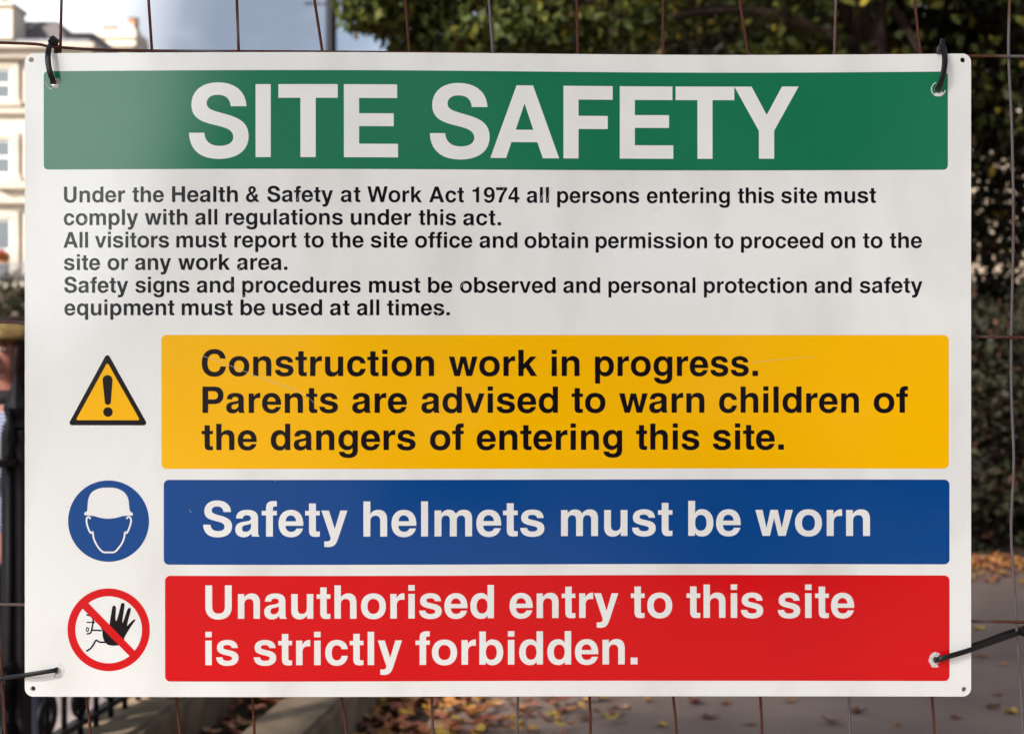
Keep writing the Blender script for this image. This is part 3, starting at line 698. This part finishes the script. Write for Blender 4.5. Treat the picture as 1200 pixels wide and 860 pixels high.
# leaves at the left tip of the nearest crown, seen against the sky
tip = [tuple(P(px, py, d)) for px, py, d in ((440, 2, 11.6), (448, 22, 11.9), (445, -30, 11.4), (470, 10, 12.2), (462, -20, 12), (478, 38, 12), (505, 48, 12), (500, 20, 12.1), (490, -5, 11.8), (520, 0, 12), (530, 40, 11.8), (545, 15, 12), (560, 55, 11.7), (590, 40, 11.6), (575, 5, 12), (610, 15, 11.9), (640, 50, 11.9), (650, 20, 11.8), (700, 40, 12), (760, 30, 12), (480, -40, 12), (560, -25, 12), (640, -10, 12), (424, 14, 11.5), (530, 75, 12), (480, 70, 12.1))]
T1 = tree((3.1, 10.6, 0), 9, ((3.0, 10.6, 6.9), (4.2, 3.2, 3.6)), 150, 300, 'broad tree with yellow tipped leaves overhanging the sign from behind', 3, .10, tip, -.085, [(.052, .064, .014), (.034, .042, .011), (.095, .098, .018), (.22, .17, .02), (.042, .026, .010)])
low = [tuple(P(px, py, d)) for px, py, d in ((1130, 70, 13.5), (1160, 110, 13), (1200, 90, 13.6), (1240, 120, 13.4), (1150, 150, 13.8), (1190, 165, 13.2), (1225, 175, 14), (1130, 180, 14), (1170, 35, 13.4), (1230, 40, 13.2), (1270, 150, 13.6), (1280, 80, 13.4), (1100, 120, 13.5), (1215, 232, 14), (1166, 240, 14.2), (1150, 222, 14.2), (1185, 255, 14), (1145, 275, 14.1), (1205, 285, 14.3), (1190, 300, 14.2), (1176, 272, 14.4), (1140, 250, 14.3), (1195, 215, 14), (1225, 265, 14.1), (1060, 10, 14), (1090, 40, 13.6), (1120, 10, 14), (1040, 45, 13.8), (1080, -20, 14), (1110, 62, 14), (1020, 15, 14), (1140, 30, 14.2), (1170, 205, 14), (1160, 300, 14), (1125, 290, 14), (1240, 260, 14), (1260, 210, 14))]
dense = [c for c in low if CAMZ+(430-192)/F*(c[1]+D) < c[2]]
low += dense*3
T2 = tree((7.0, 13.5, 0), 9, ((6.6, 13.5, 7.7), (4.4, 3.0, 3.0)), 130, 330, 'dark leaning tree beyond the shrubs on the right', 5, .11, low, nfirst=75)
T3 = tree((2.0, 18.5, 0), 10, ((2.6, 18.5, 6.6), (3.6, 2.6, 4.2)), 110, 260, 'dark tree farther back behind the overhanging tree', 8, .12)
def copy_tree(o, loc, rz, label):
    c = o.copy(); S.collection.objects.link(c); c.location = loc; c.rotation_euler.z = rz; c['label'] = label
    for ch in list(o.children):
        d = ch.copy(); S.collection.objects.link(d); d.parent = c
    return c
T4 = tree((-6.2, -4.5, 0), 8, ((-4.2, -3.6, 8.6), (4.6, 4.2, 2.2)), 150, 300, 'unseen spreading tree added left behind the viewer to shade the sign', 12, .11)  # out of view, added to keep the sun off the sign and path
copy_tree(T2, (9.5, 20, 0), 2.0, 'dark tree farthest right behind the shrubs')
copy_tree(T3, (3.0, 20.5, 0), 1.1, 'dark tree in the belt behind the overhanging tree')
copy_tree(T3, (4.0, 25, 0), 2.6, 'dark tree deepest in the belt beyond the garden')
copy_tree(T3, (1.6, 28, 0), 4.0, 'dark tree far back beyond the middle of the garden')
copy_tree(T1, (3.2, -15.5, 0), 1.2, 'unseen leafy tree added behind the viewer to darken the sign reflections')  # unseen, added behind the camera as a dark reflection in the sign
copy_tree(T2, (9.5, -13.0, 0), .4, 'unseen leafy tree added behind the viewer on the right for dark reflections')  # second unseen tree, added to carry the dark reflection to the right

HCOL = [(.021, .022, .011), (.016, .014, .009), (.032, .029, .014), (.045, .020, .012)]
def shrub(base, rx, ry, h, n, nper, label, seed, leaf=.075):
    g = np.random.default_rng(seed); rr = random.Random(seed)
    t = empty('shrub', base, label, 'shrub', 'dark shrubs under the trees')
    cs = []
    for _ in range(n):
        a = g.uniform(0, 2*math.pi); q = g.random()**.5; z = g.uniform(.08, 1)
        k = math.sqrt(max(.08, 1-(z*.95)**4))
        cs.append((base[0]+math.cos(a)*q*rx*k, base[1]+math.sin(a)*q*ry*k, base[2]+z*h))
    stems = [tube([Vector(base)+Vector((rr.uniform(-.2, .2), rr.uniform(-.2, .2), 0)), Vector(base).lerp(Vector(c), .4)+Vector((0, 0, .3)), Vector(c)], [.03, .02, .008], 5) for c in cs[::4]]
    mk('stem', join(*stems), M['bark'], t, True)
    V, Fi, col = leaf_cloud(cs, [rr.uniform(.28, .45) for _ in cs], nper, leaf, HCOL, [.45, .3, .15, .1], seed=seed)
    mesh_np('foliage', V, Fi, col, M['hedge'], t, base)
    return t
shrub((4.15, 10.4, 0), 1.2, 1.1, 2.0, 90, 200, 'dark rounded shrub beside the right edge of the sign', 21)
shrub((6.6, 10.3, 0), 1.4, 1.2, 2.05, 90, 200, 'dark shrub right of the rounded shrub', 22)
shrub((1.9, 11.8, 0), 1.5, 1.1, 2.5, 90, 200, 'dark shrub hidden behind the middle of the sign', 23)
shrub((4.6, 13.2, 0), 1.6, 1.2, 2.4, 90, 180, 'taller dark shrub behind the rounded shrub', 24)
shrub((-.35, 5.25, 0), .22, .35, .25, 12, 40, 'small green plant in the soil between the two stone kerbs', 25, .07)
shrub((5.5, -12, 0), 3.5, 1.2, 2.6, 110, 160, 'unseen dark hedge added behind the viewer to darken low reflections', 26, .12)  # never in view, added to close the reflection below the rear crowns
shrub((.4, -13, 0), 2.3, 1.2, 2.7, 110, 160, 'unseen dark bush added behind the viewer to darken low reflections', 27, .12)  # also unseen, added so the sign mirrors something dark near the horizon

# ------------------------------------------------------------------ fallen leaves
LC = [(.42, .17, .055), (.27, .09, .035), (.46, .22, .06), (.15, .055, .03), (.55, .34, .05), (.36, .125, .07), (.50, .26, .13), (.24, .07, .04)]
def litter(pts, size, g):
    V, Fi, C = [], [], []
    for x, y, z in pts:
        s = size*g.uniform(.6, 1.3); a = g.uniform(0, 2*math.pi); n = 9
        tilt = g.normal(size=2)*.35
        ring = []
        for k in range(n):
            t = 2*math.pi*k/n; r = s*(1 if k % 2 == 0 else .55)*(1.15 if k == 0 else 1)
            dx, dy = r*math.cos(t+a), r*math.sin(t+a)*.85
            ring.append((x+dx, y+dy, z+.004+abs(dx*tilt[0]+dy*tilt[1])+.12*(dx*dx+dy*dy)/s))
        k0 = len(V); V += ring+[(x, y, z+.004)]
        c = np.array(LC[g.integers(len(LC))])*g.uniform(.7, 1.2)
        for k in range(n): Fi.append((k0+k, k0+(k+1) % n, k0+n)); C.append(c)
    return np.array(V), np.array(Fi), np.array(C)
g = np.random.default_rng(31); pts = []
for _ in range(4200):                     # along the right of the second kerb
    y = g.uniform(-1, 14); x = .80+abs(g.normal())*.26*(1.25+.5*math.sin(y*1.7))
    pts.append((*E(x, y, 0).xy, g.uniform(0, .03)))
for _ in range(1100):                      # in the soil strip
    y = g.uniform(-1, 14); pts.append((*E(g.uniform(.18, .54), y, 0).xy, g.uniform(.004, .03)))
for _ in range(3600):                     # under the shrubs
    x = g.uniform(1.6, 9); y = 9.15-abs(g.normal())*.45-.25*math.sin(x*3); pts.append((x, y, g.uniform(0, .03)))
V, Fi, C = litter(pts, .040, g)
lo = mesh_np('fallen_leaves', V, Fi, C, M['litter'], None, (0, 0, 0))
tag(lo, 'drifts of brown and yellow leaves along the kerb and under the shrubs', 'fallen leaves', kind='stuff')
one = [(760, 822, 2), (775, 851, 4), (850, 825, 1), (925, 823, 0), (975, 848, 3), (1052, 851, 0), (1185, 836, 4), (1168, 815, 1), (668, 832, 0), (640, 845, 1), (720, 838, 3), (880, 850, 1), (1005, 836, 3), (1120, 842, 1), (1150, 770, 1), (1175, 780, 0), (1160, 830, 3), (610, 852, 4), (655, 820, 0), (830, 842, 3), (1145, 738, 4)]
for i, (px, py, ci) in enumerate(one):
    c = G(px, py); gg = np.random.default_rng(60+i); LC_, LC[:] = list(LC), [LC[ci]]
    V, Fi, C = litter([(c.x, c.y, .001)], .036, gg); LC[:] = LC_
    yel = ci in (2, 4)
    tag(mesh_np('fallen_leaf', V, Fi, C, M['litter'], None, (c.x, c.y, 0)), 'single yellow leaf lying on the grey brown path' if yel else 'single dry brown leaf lying on the grey brown path', 'leaf', 'yellow leaves scattered on the path' if yel else 'brown leaves scattered on the path')

# ------------------------------------------------------------------ buildings
M['cream'] = mat('cream_stucco', (.66, .585, .48), .85, .3, var=(.56, .50, .41), scale=.6, detail=6, bump=.1)
M['trim'] = mat('stone_trim', (.58, .50, .40), .85, .3, var=(.46, .40, .33), scale=1.2)
M['slate'] = mat('slate_roof', (.10, .088, .09), .6, .5, var=(.14, .11, .105), scale=1.5, detail=8)
M['lead'] = mat('lead_grey', (.20, .20, .215), .5, .5, var=(.15, .15, .165), scale=2)
M['pot'] = mat('terracotta', (.42, .20, .11), .8, .3, var=(.30, .15, .09), scale=5)
M['glass'] = mat('window_glass', (.03, .04, .05), .06, .8)
M['sash'] = mat('white_sash', (.7, .68, .62), .5, .5)
M['brick'] = mat('sandy_brick', (.38, .30, .225), .9, .3, var=(.28, .22, .165), scale=1.5, detail=8)
M['flower'] = mat('red_flower', (.5, .03, .02), .6, .3, var=(.6, .4, .02), scale=6, lo=.45, hi=.55)
def window(par, x0, x1, z0, z1, yf, surround=True, head=None):
    """sash window on the face y = yf; the building body is behind it"""
    fr = .09
    f = mk('window', join(box(x0, x0+fr, yf-.05, yf+.02, z0, z1), box(x1-fr, x1, yf-.05, yf+.02, z0, z1), box(x0+fr, x1-fr, yf-.05, yf+.02, z1-fr, z1), box(x0+fr, x1-fr, yf-.05, yf+.02, z0, z0+fr), box(x0+fr, x1-fr, yf-.047, yf+.02, (z0+z1)/2-.04, (z0+z1)/2+.04)), M['sash'], par)
    mk('pane', box(x0+fr, x1-fr, yf-.02, yf+.01, z0+fr, z1-fr), M['glass'], f)
    if surround:
        s = .22
        mk('surround', join(box(x0-s, x0, yf-.12, yf+.02, z0-.02, z1+s), box(x1, x1+s, yf-.12, yf+.02, z0-.02, z1+s), box(x0, x1, yf-.117, yf+.02, z1, z1+s), box(x0-s-.1, x1+s+.1, yf-.22, yf+.02, z0-.2, z0-.022)), M['trim'], f)
    if head:
        zc = z1+.45; v = [(x0-.45, yf-.3, zc), (x1+.45, yf-.3, zc), ((x0+x1)/2, yf-.3, zc+.42)]
        mk('pediment', (v+[(x, yf+.02, z) for x, y, z in v], [(0, 1, 2), (5, 4, 3), (0, 3, 4, 1), (1, 4, 5, 2), (2, 5, 3, 0)]), M['trim'], f)
    return f
DB = 45.0; YB = DB-D; k = DB/F
bx = lambda px: (px-600)*k
bz = lambda py: CAMZ+(430-py)*k
B1 = empty('terrace_house', (bx(-40), YB+4, 0), 'cream stucco terrace with sash windows, balcony and slate roof at the left edge', 'house')
xr = bx(106); xl = bx(-420)
mk('wall', box(xl, xr, YB, YB+9, 0, bz(58)), M['cream'], B1)
mk('cornice', join(box(xl-.2, xr+.25, YB-.5, YB+9.2, bz(60), bz(54)), box(xl-.1, xr+.15, YB-.3, YB+9.1, bz(70), bz(60.2))), M['trim'], B1)
mk('parapet', box(xl, xr, YB-.1, YB+.25, bz(53.9), bz(47)), M['lead'], B1)
mk('string_course', box(xl, xr+.1, YB-.25, YB+.02, bz(222), bz(213)), M['trim'], B1)
mk('string_course', box(xl, xr+.1, YB-.18, YB+.02, bz(134), bz(128)), M['trim'], B1)
def prism(x0, x1, xa, xb, y0, y1, z0, z1):
    v = [(x0, y0, z0), (x1, y0, z0), (x1, y1, z0), (x0, y1, z0), (xa, y0+1.2, z1), (xb, y0+1.2, z1), (xb, y1-.6, z1), (xa, y1-.6, z1)]
    return v, [(3, 2, 1, 0), (4, 5, 6, 7), (0, 1, 5, 4), (1, 2, 6, 5), (2, 3, 7, 6), (3, 0, 4, 7)]
mk('roof', prism(bx(-100), bx(74), bx(-60), bx(46), YB+.6, YB+7, bz(53.8), bz(9)), M['slate'], B1)
mk('dormer', join(box(bx(72), bx(103), YB+.9, YB+4, bz(53.8), bz(36)), prism(bx(70), bx(105), bx(80), bx(100), YB+.3, YB+4.2, bz(36), bz(30))), M['lead'], B1)
ch = mk('chimney', join(box(bx(-34), bx(17), YB-.2, YB+1.0, bz(47), bz(9)), box(bx(-36), bx(19), YB-.3, YB+1.1, bz(9), bz(5))), M['cream'], B1)
for px in (-20, -4): mk('chimney_pot', lathe([(.16, 0), (.2, .1), (.15, .2), (.14, .8), (.18, .85)], (bx(px), YB+.7, bz(5)), 10), M['pot'], ch)
for px in (1, -109, -219, -329):
    window(B1, bx(px-17), bx(px+14), bz(118), bz(80), YB)
    window(B1, bx(px-17), bx(px+14), bz(206), bz(163), YB, True)
    window(B1, bx(px-17), bx(px+14), bz(330), bz(256), YB, True, 1)
    window(B1, bx(px-17), bx(px+14), bz(425), bz(365), YB, True)
bal = mk('balcony', box(xl, xr, YB-1.0, YB+.02, bz(340), bz(332)), M['trim'], B1)
mk('balcony_rail', join(box(xl, xr, YB-.97, YB-.93, bz(313), bz(311)), *[box(x, x+.03, YB-.965, YB-.935, bz(332), bz(313)) for x in np.arange(xl, xr, .14)]), M['lead'], bal)
V, Fi, C = leaf_cloud([(bx(p), YB-.75, bz(q)) for p, q in ((4, 303), (10, 301), (15, 304), (-60, 303), (-100, 303))], [.22]*5, 60, .14, [(.5, .03, .03), (.6, .35, .02), (.08, .12, .03)], [.4, .2, .4], seed=4)
fl = empty('flower_box', (bx(10), YB-.75, bz(332)+.002), 'box of red and yellow flowers on the balcony of the cream terrace', 'flower box')
mk('trough', box(bx(-110), bx(20), YB-.88, YB-.6, bz(332)+.003, bz(312)), M['lead'], fl); mesh_np('flowers', V, Fi, C, M['litter'], fl, fl.location)
mk('front_step', box(bx(22), bx(50), YB-1.6, YB-.02, 0, .16), M['trim'], B1)
plant = empty('bush', (bx(26), YB-1.8, 0), 'dark green bush in front of the cream terrace', 'bush')
cs = [(bx(26)+jit(.5), YB-1.8+jit(.5), z) for z in np.linspace(.3, 4.0, 22)]
V, Fi, C = leaf_cloud(cs, [.5]*22, 90, .16, HCOL, [.5, .2, .25, .05], seed=9)
mesh_np('foliage', V, Fi, C, M['hedge'], plant, plant.location)
mk('stem', tube([plant.location, plant.location+Vector((.05, 0, 3.8))], [.08, .02], 6), M['bark'], plant)
# second house, farther off
DB2 = 58.0; Y2 = DB2-D; k2 = DB2/F
b2x = lambda px: (px-600)*k2
b2z = lambda py: CAMZ+(430-py)*k2
B2 = empty('corner_house', (b2x(135), Y2+4, 0), 'cream house with stepped chimney stack and orange pots beyond the terrace', 'house')
mk('wall', box(b2x(92), b2x(157), Y2, Y2+8, 0, b2z(57)), M['cream'], B2)
mk('cornice', box(b2x(91), b2x(159.5), Y2-.3, Y2+8.2, b2z(57), b2z(54)), M['trim'], B2)
ch = mk('chimney', join(box(b2x(108), b2x(156), Y2+.4, Y2+2.4, b2z(54), b2z(32)), box(b2x(107), b2x(157.5), Y2+.3, Y2+2.5, b2z(42), b2z(40)), box(b2x(147), b2x(153), Y2+.5, Y2+1.5, b2z(32), b2z(25))), M['cream'], B2)
for px, py, h in ((125, 32, 4), (117, 32, 2.5), (150, 25, 9)): mk('chimney_pot', lathe([(.16, 0), (.24, .04), (.2, .2), (.19, h*k2-.06), (.25, h*k2)], (b2x(px), Y2+.9, b2z(py)), 10), M['pot'], ch)
for py in (130, 220, 310): window(B2, b2x(115), b2x(138), b2z(py+40), b2z(py), Y2)
mk('side_wing', box(b2x(157.2), b2x(182), Y2+.5, Y2+7, 0, b2z(59)), M['lead'], B2)
# sandy building glimpsed through the leaves on the right
DB3 = 46.0; Y3 = DB3-D; k3 = DB3/F
B3 = empty('brick_house', (16.5, Y3+4, 0), 'sandy brick house glimpsed through the leaves right of the sign', 'house')
mk('wall', box(12, 23, Y3, Y3+8, 0, 9.6), M['brick'], B3); mk('cornice', box(11.8, 23.2, Y3-.3, Y3+8.2, 9.6, 10), M['trim'], B3)
mk('roof', prism(12, 23, 13, 22, Y3, Y3+8, 10, 12), M['slate'], B3)
for x in (13.2, 18.6, 21.0):
    for z in (1.2, 4.2, 7.0): window(B3, x, x+1.0, z, z+1.8, Y3)

# ------------------------------------------------------------------ lamp post
M['post'] = mat('dark_paint', (.012, .012, .018), .4, .5)
lp = P(388, 430, 19); lp.z = 0
LP = empty('lamp_post', lp, 'dark lamp post rising left of the tree above the sign', 'lamp post')
mk('column', lathe([(.16, 0), (.16, .5), (.11, .62), (.085, 1.0), (.08, 1.1), (.072, 6.6), (.09, 6.65), (.05, 6.75)], lp, 14), M['post'], LP, True)
mk('ladder_bar', tube([lp+Vector((-.35, 0, 6.35)), lp+Vector((.35, 0, 6.35))], .018, 8), M['post'], LP, True)
mk('lantern', lathe([(.08, 6.75), (.16, 6.8), (.24, 7.35), (.28, 7.37), (.10, 7.6), (.03, 7.75), (.01, 7.85)], lp, 8), M['post'], LP)

# ------------------------------------------------------------------ the woman beyond the railing
M['skin'] = mat('skin', (.21, .078, .056), .5, .4, var=(.25, .092, .066), scale=20)
M['hair'] = mat('dark_hair', (.010, .005, .004), .6, .08, var=(.018, .009, .007), scale=60)
M['scarf'] = mat('olive_scarf', (.16, .105, .03), .85, .2, var=(.08, .05, .02), scale=30, bump=.4)
M['jacket'] = mat('dark_jacket', (.010, .009, .012), .8, .2, bump=.3)
M['jeans'] = mat('dark_trousers', (.018, .020, .035), .85, .2, bump=.3)
M['bag'] = mat('grey_strap', (.13, .13, .15), .7, .3)
M['shoe'] = mat('dark_shoe', (.02, .015, .013), .5, .4)
M['stripe'] = mat('striped_jersey', (.045, .05, .11), .85, .2)
t = M['stripe'].node_tree; wv = t.nodes.new('ShaderNodeTexWave'); wv.wave_type = 'BANDS'; wv.bands_direction = 'Z'; wv.inputs['Scale'].default_value = 24
tcx = [n for n in t.nodes if n.type == 'TEX_COORD'][0]; t.links.new(tcx.outputs['Object'], wv.inputs[0])
rp = t.nodes.new('ShaderNodeValToRGB'); rp.color_ramp.elements[0].position = .45; rp.color_ramp.elements[1].position = .6
rp.color_ramp.elements[0].color = (.03, .03, .07, 1); rp.color_ramp.elements[1].color = (.30, .32, .42, 1)
t.links.new(wv.outputs['Color'], rp.inputs[0]); t.links.new(rp.outputs[0], t.nodes['Principled BSDF'].inputs['Base Color'])
def skin(name, pts, edges, m, parent, root=0, sub=2):
    """continuous body surface grown from joints (x, y, z, rx, ry) and bones"""
    me = bpy.data.meshes.new(name); me.from_pydata([p[:3] for p in pts], edges, [])
    o = bpy.data.objects.new(name, me); S.collection.objects.link(o)
    o.modifiers.new('skin', 'SKIN'); o.modifiers.new('sub', 'SUBSURF').levels = sub
    for i, p in enumerate(pts):
        sv_ = me.skin_vertices[0].data[i]; sv_.radius = (p[3], p[4] if len(p) > 4 else p[3]); sv_.use_root = i == root
    dg = bpy.context.evaluated_depsgraph_get(); dg.update()
    nm = bpy.data.meshes.new_from_object(o.evaluated_get(dg)); nm.name = name
    o.modifiers.clear(); o.data = nm; nm.materials.clear(); nm.materials.append(m)
    nm.polygons.foreach_set('use_smooth', [True]*len(nm.polygons)); o.parent = parent
    return o
wp = P(12, 430, 4.95); wp.z = .004
WO = empty('person', wp, 'woman with olive headscarf and striped top standing beyond the railing at the left edge', 'person')
WO.rotation_euler.z = R(-16); WO.scale = (.97, .97, .97)
J = []; Eg = []
def jn(p, prev=None):
    J.append(p); i = len(J)-1
    if prev is not None: Eg.append((prev, i))
    return i
pel = jn((0, 0, .93, .13, .10)); wa = jn((0, 0, 1.08, .115, .085), pel); chs = jn((0, .01, 1.27, .120, .085), wa); nk0 = jn((0, .015, 1.40, .068, .055), chs)
nk = jn((0, 0, 1.465, .050, .050), nk0); hd0 = jn((0, -.012, 1.535, .060, .076), nk); hd1 = jn((0, -.004, 1.60, .074, .092), hd0); hd2 = jn((0, .006, 1.665, .058, .070), hd1)
for s in (-1, 1):
    sh = jn((s*.150, .02, 1.355, .044, .044), nk0); elb = jn((s*.215, .05, 1.10, .040, .040), sh); wr = jn((s*.20, -.06, .90, .026, .024), elb)
    pm = jn((s*.195, -.085, .845, .030, .017), wr)
    for q, (dx, L_) in enumerate(((-.024, .066), (-.008, .075), (.008, .071), (.024, .055))):
        f1 = jn((s*.195+dx*.4, -.10+dx*.9, .805, .0085, .0085), pm); jn((s*.190+dx*.5, -.085+dx, .805-L_, .0065, .0065), f1)
    t1 = jn((s*.165, -.105, .85, .010, .010), wr); jn((s*.155, -.115, .81, .008, .008), t1)
    hp = jn((s*.09, 0, .86, .088, .09), pel); kn = jn((s*.095, -.01, .49, .056, .058), hp); an = jn((s*.095, .02, .10, .036, .038), kn); jn((s*.10, -.12, .04, .034, .026), an)
skin('body', J, Eg, M['skin'], WO)
def blob(c, r, m, name, par=WO, seg=16, fn=None):
    bm = bmesh.new(); bmesh.ops.create_uvsphere(bm, u_segments=seg, v_segments=seg//2+2, radius=1)
    V = []
    for v in bm.verts:
        p = Vector((v.co.x*r[0], v.co.y*r[1], v.co.z*r[2]))
        if fn: p = fn(p, v.co)
        V.append(p+Vector(c)); 
    bm.verts.index_update(); fs = [tuple(v.index for v in f.verts) for f in bm.faces]; bm.free()
    me = bpy.data.meshes.new(name); me.from_pydata([tuple(v) for v in V], [], fs); me.materials.append(m)
    me.polygons.foreach_set('use_smooth', [True]*len(fs)); o = bpy.data.objects.new(name, me); S.collection.objects.link(o); o.parent = par
    return o
M['lip'] = mat('lips', (.26, .07, .06), .4, .5); M['eye'] = mat('eye_white', (.20, .17, .16), .6, .2); M['iris'] = mat('iris', (.02, .012, .01), .2, .5)
blob((0, -.108, 1.572), (.014, .024, .026), M['skin'], 'nose')
blob((0, -.090, 1.530), (.026, .012, .009), M['lip'], 'mouth')
for s in (-1, 1):
    e = blob((s*.030, -.085, 1.602), (.013, .011, .006), M['eye'], 'eye'); blob((s*.030, -.0945, 1.602), (.0065, .004, .0055), M['iris'], 'iris', e, 8)
    blob((s*.030, -.089, 1.622), (.020, .007, .005), M['hair'], 'eyebrow'); blob((s*.078, .008, 1.585), (.010, .020, .030), M['skin'], 'ear')
def hairfn(p, u):
    if u.y < -.15: p.y *= .72; p.z = max(p.z, .035)          # fringe line above the eyes
    if u.z < -.1 and u.y > -.15: p.x *= .95
    return p
blob((0, .022, 1.60), (.098, .112, .125), M['hair'], 'hair', fn=hairfn, seg=24)
for s in (-1, 1): blob((s*.070, -.022, 1.53), (.024, .060, .130), M['hair'], 'side_hair')
blob((0, .07, 1.50), (.085, .055, .14), M['hair'], 'hair_bun')
def scarffn(p, u):
    k = 1+.05*math.sin(9*math.atan2(u.y, u.x)); return Vector((p.x*k, p.y*k, p.z*(1 if u.z > 0 else .35)))
blob((0, .004, 1.645), (.107, .124, .058), M['scarf'], 'headscarf', fn=scarffn, seg=24)
tj = [(0, 0, .90, .15, .115), (0, 0, 1.08, .132, .10), (0, .01, 1.27, .152, .11), (0, .015, 1.39, .115, .09), (0, .01, 1.435, .075, .068), (-.15, .012, 1.362, .068, .068), (.15, .012, 1.362, .068, .068), (-.212, .05, 1.11, .048, .048), (.212, .05, 1.11, .048, .048)]
skin('striped_top', tj, [(0, 1), (1, 2), (2, 3), (3, 4), (3, 5), (3, 6), (5, 7), (6, 8)], M['stripe'], WO)
jk = [(0, .05, .82, .165, .10), (0, .06, 1.08, .152, .075), (0, .065, 1.27, .168, .08), (0, .06, 1.385, .11, .06)]
je = [(0, 1), (1, 2), (2, 3)]
for s in (-1, 1):
    k0 = len(jk); jk += [(s*.17, .02, 1.365, .072, .072), (s*.222, .052, 1.10, .055, .055), (s*.205, -.045, .925, .040, .040)]; je += [(3, k0), (k0, k0+1), (k0+1, k0+2)]
skin('jacket', jk, je, M['jacket'], WO)
blob((0, .006, 1.435), (.088, .082, .042), M['jacket'], 'collar', seg=20)
tr = [(0, 0, .95, .145, .115)]; te = []
for s in (-1, 1):
    k0 = len(tr); tr += [(s*.09, 0, .85, .098, .102), (s*.095, -.01, .49, .070, .072), (s*.095, .02, .13, .060, .062)]; te += [(0, k0), (k0, k0+1), (k0+1, k0+2)]
skin('trousers', tr, te, M['jeans'], WO)
for s in (-1, 1): skin('shoe', [(s*.095, .05, .05, .045, .05), (s*.098, -.07, .04, .044, .038), (s*.10, -.15, .032, .036, .028)], [(0, 1), (1, 2)], M['shoe'], WO)
sv2 = ribbon(spline([Vector(p) for p in ((.12, .10, 1.40), (.135, .02, 1.455), (.11, -.09, 1.38), (.05, -.135, 1.25), (-.08, -.14, 1.05), (-.19, -.06, .88))], 6), (1, .2, .3), .045, .006)
me = bpy.data.meshes.new('shoulder_strap'); me.from_pydata([tuple(v) for v in sv2[0]], [], sv2[1]); me.materials.append(M['bag'])
o = bpy.data.objects.new('shoulder_strap', me); S.collection.objects.link(o); o.parent = WO
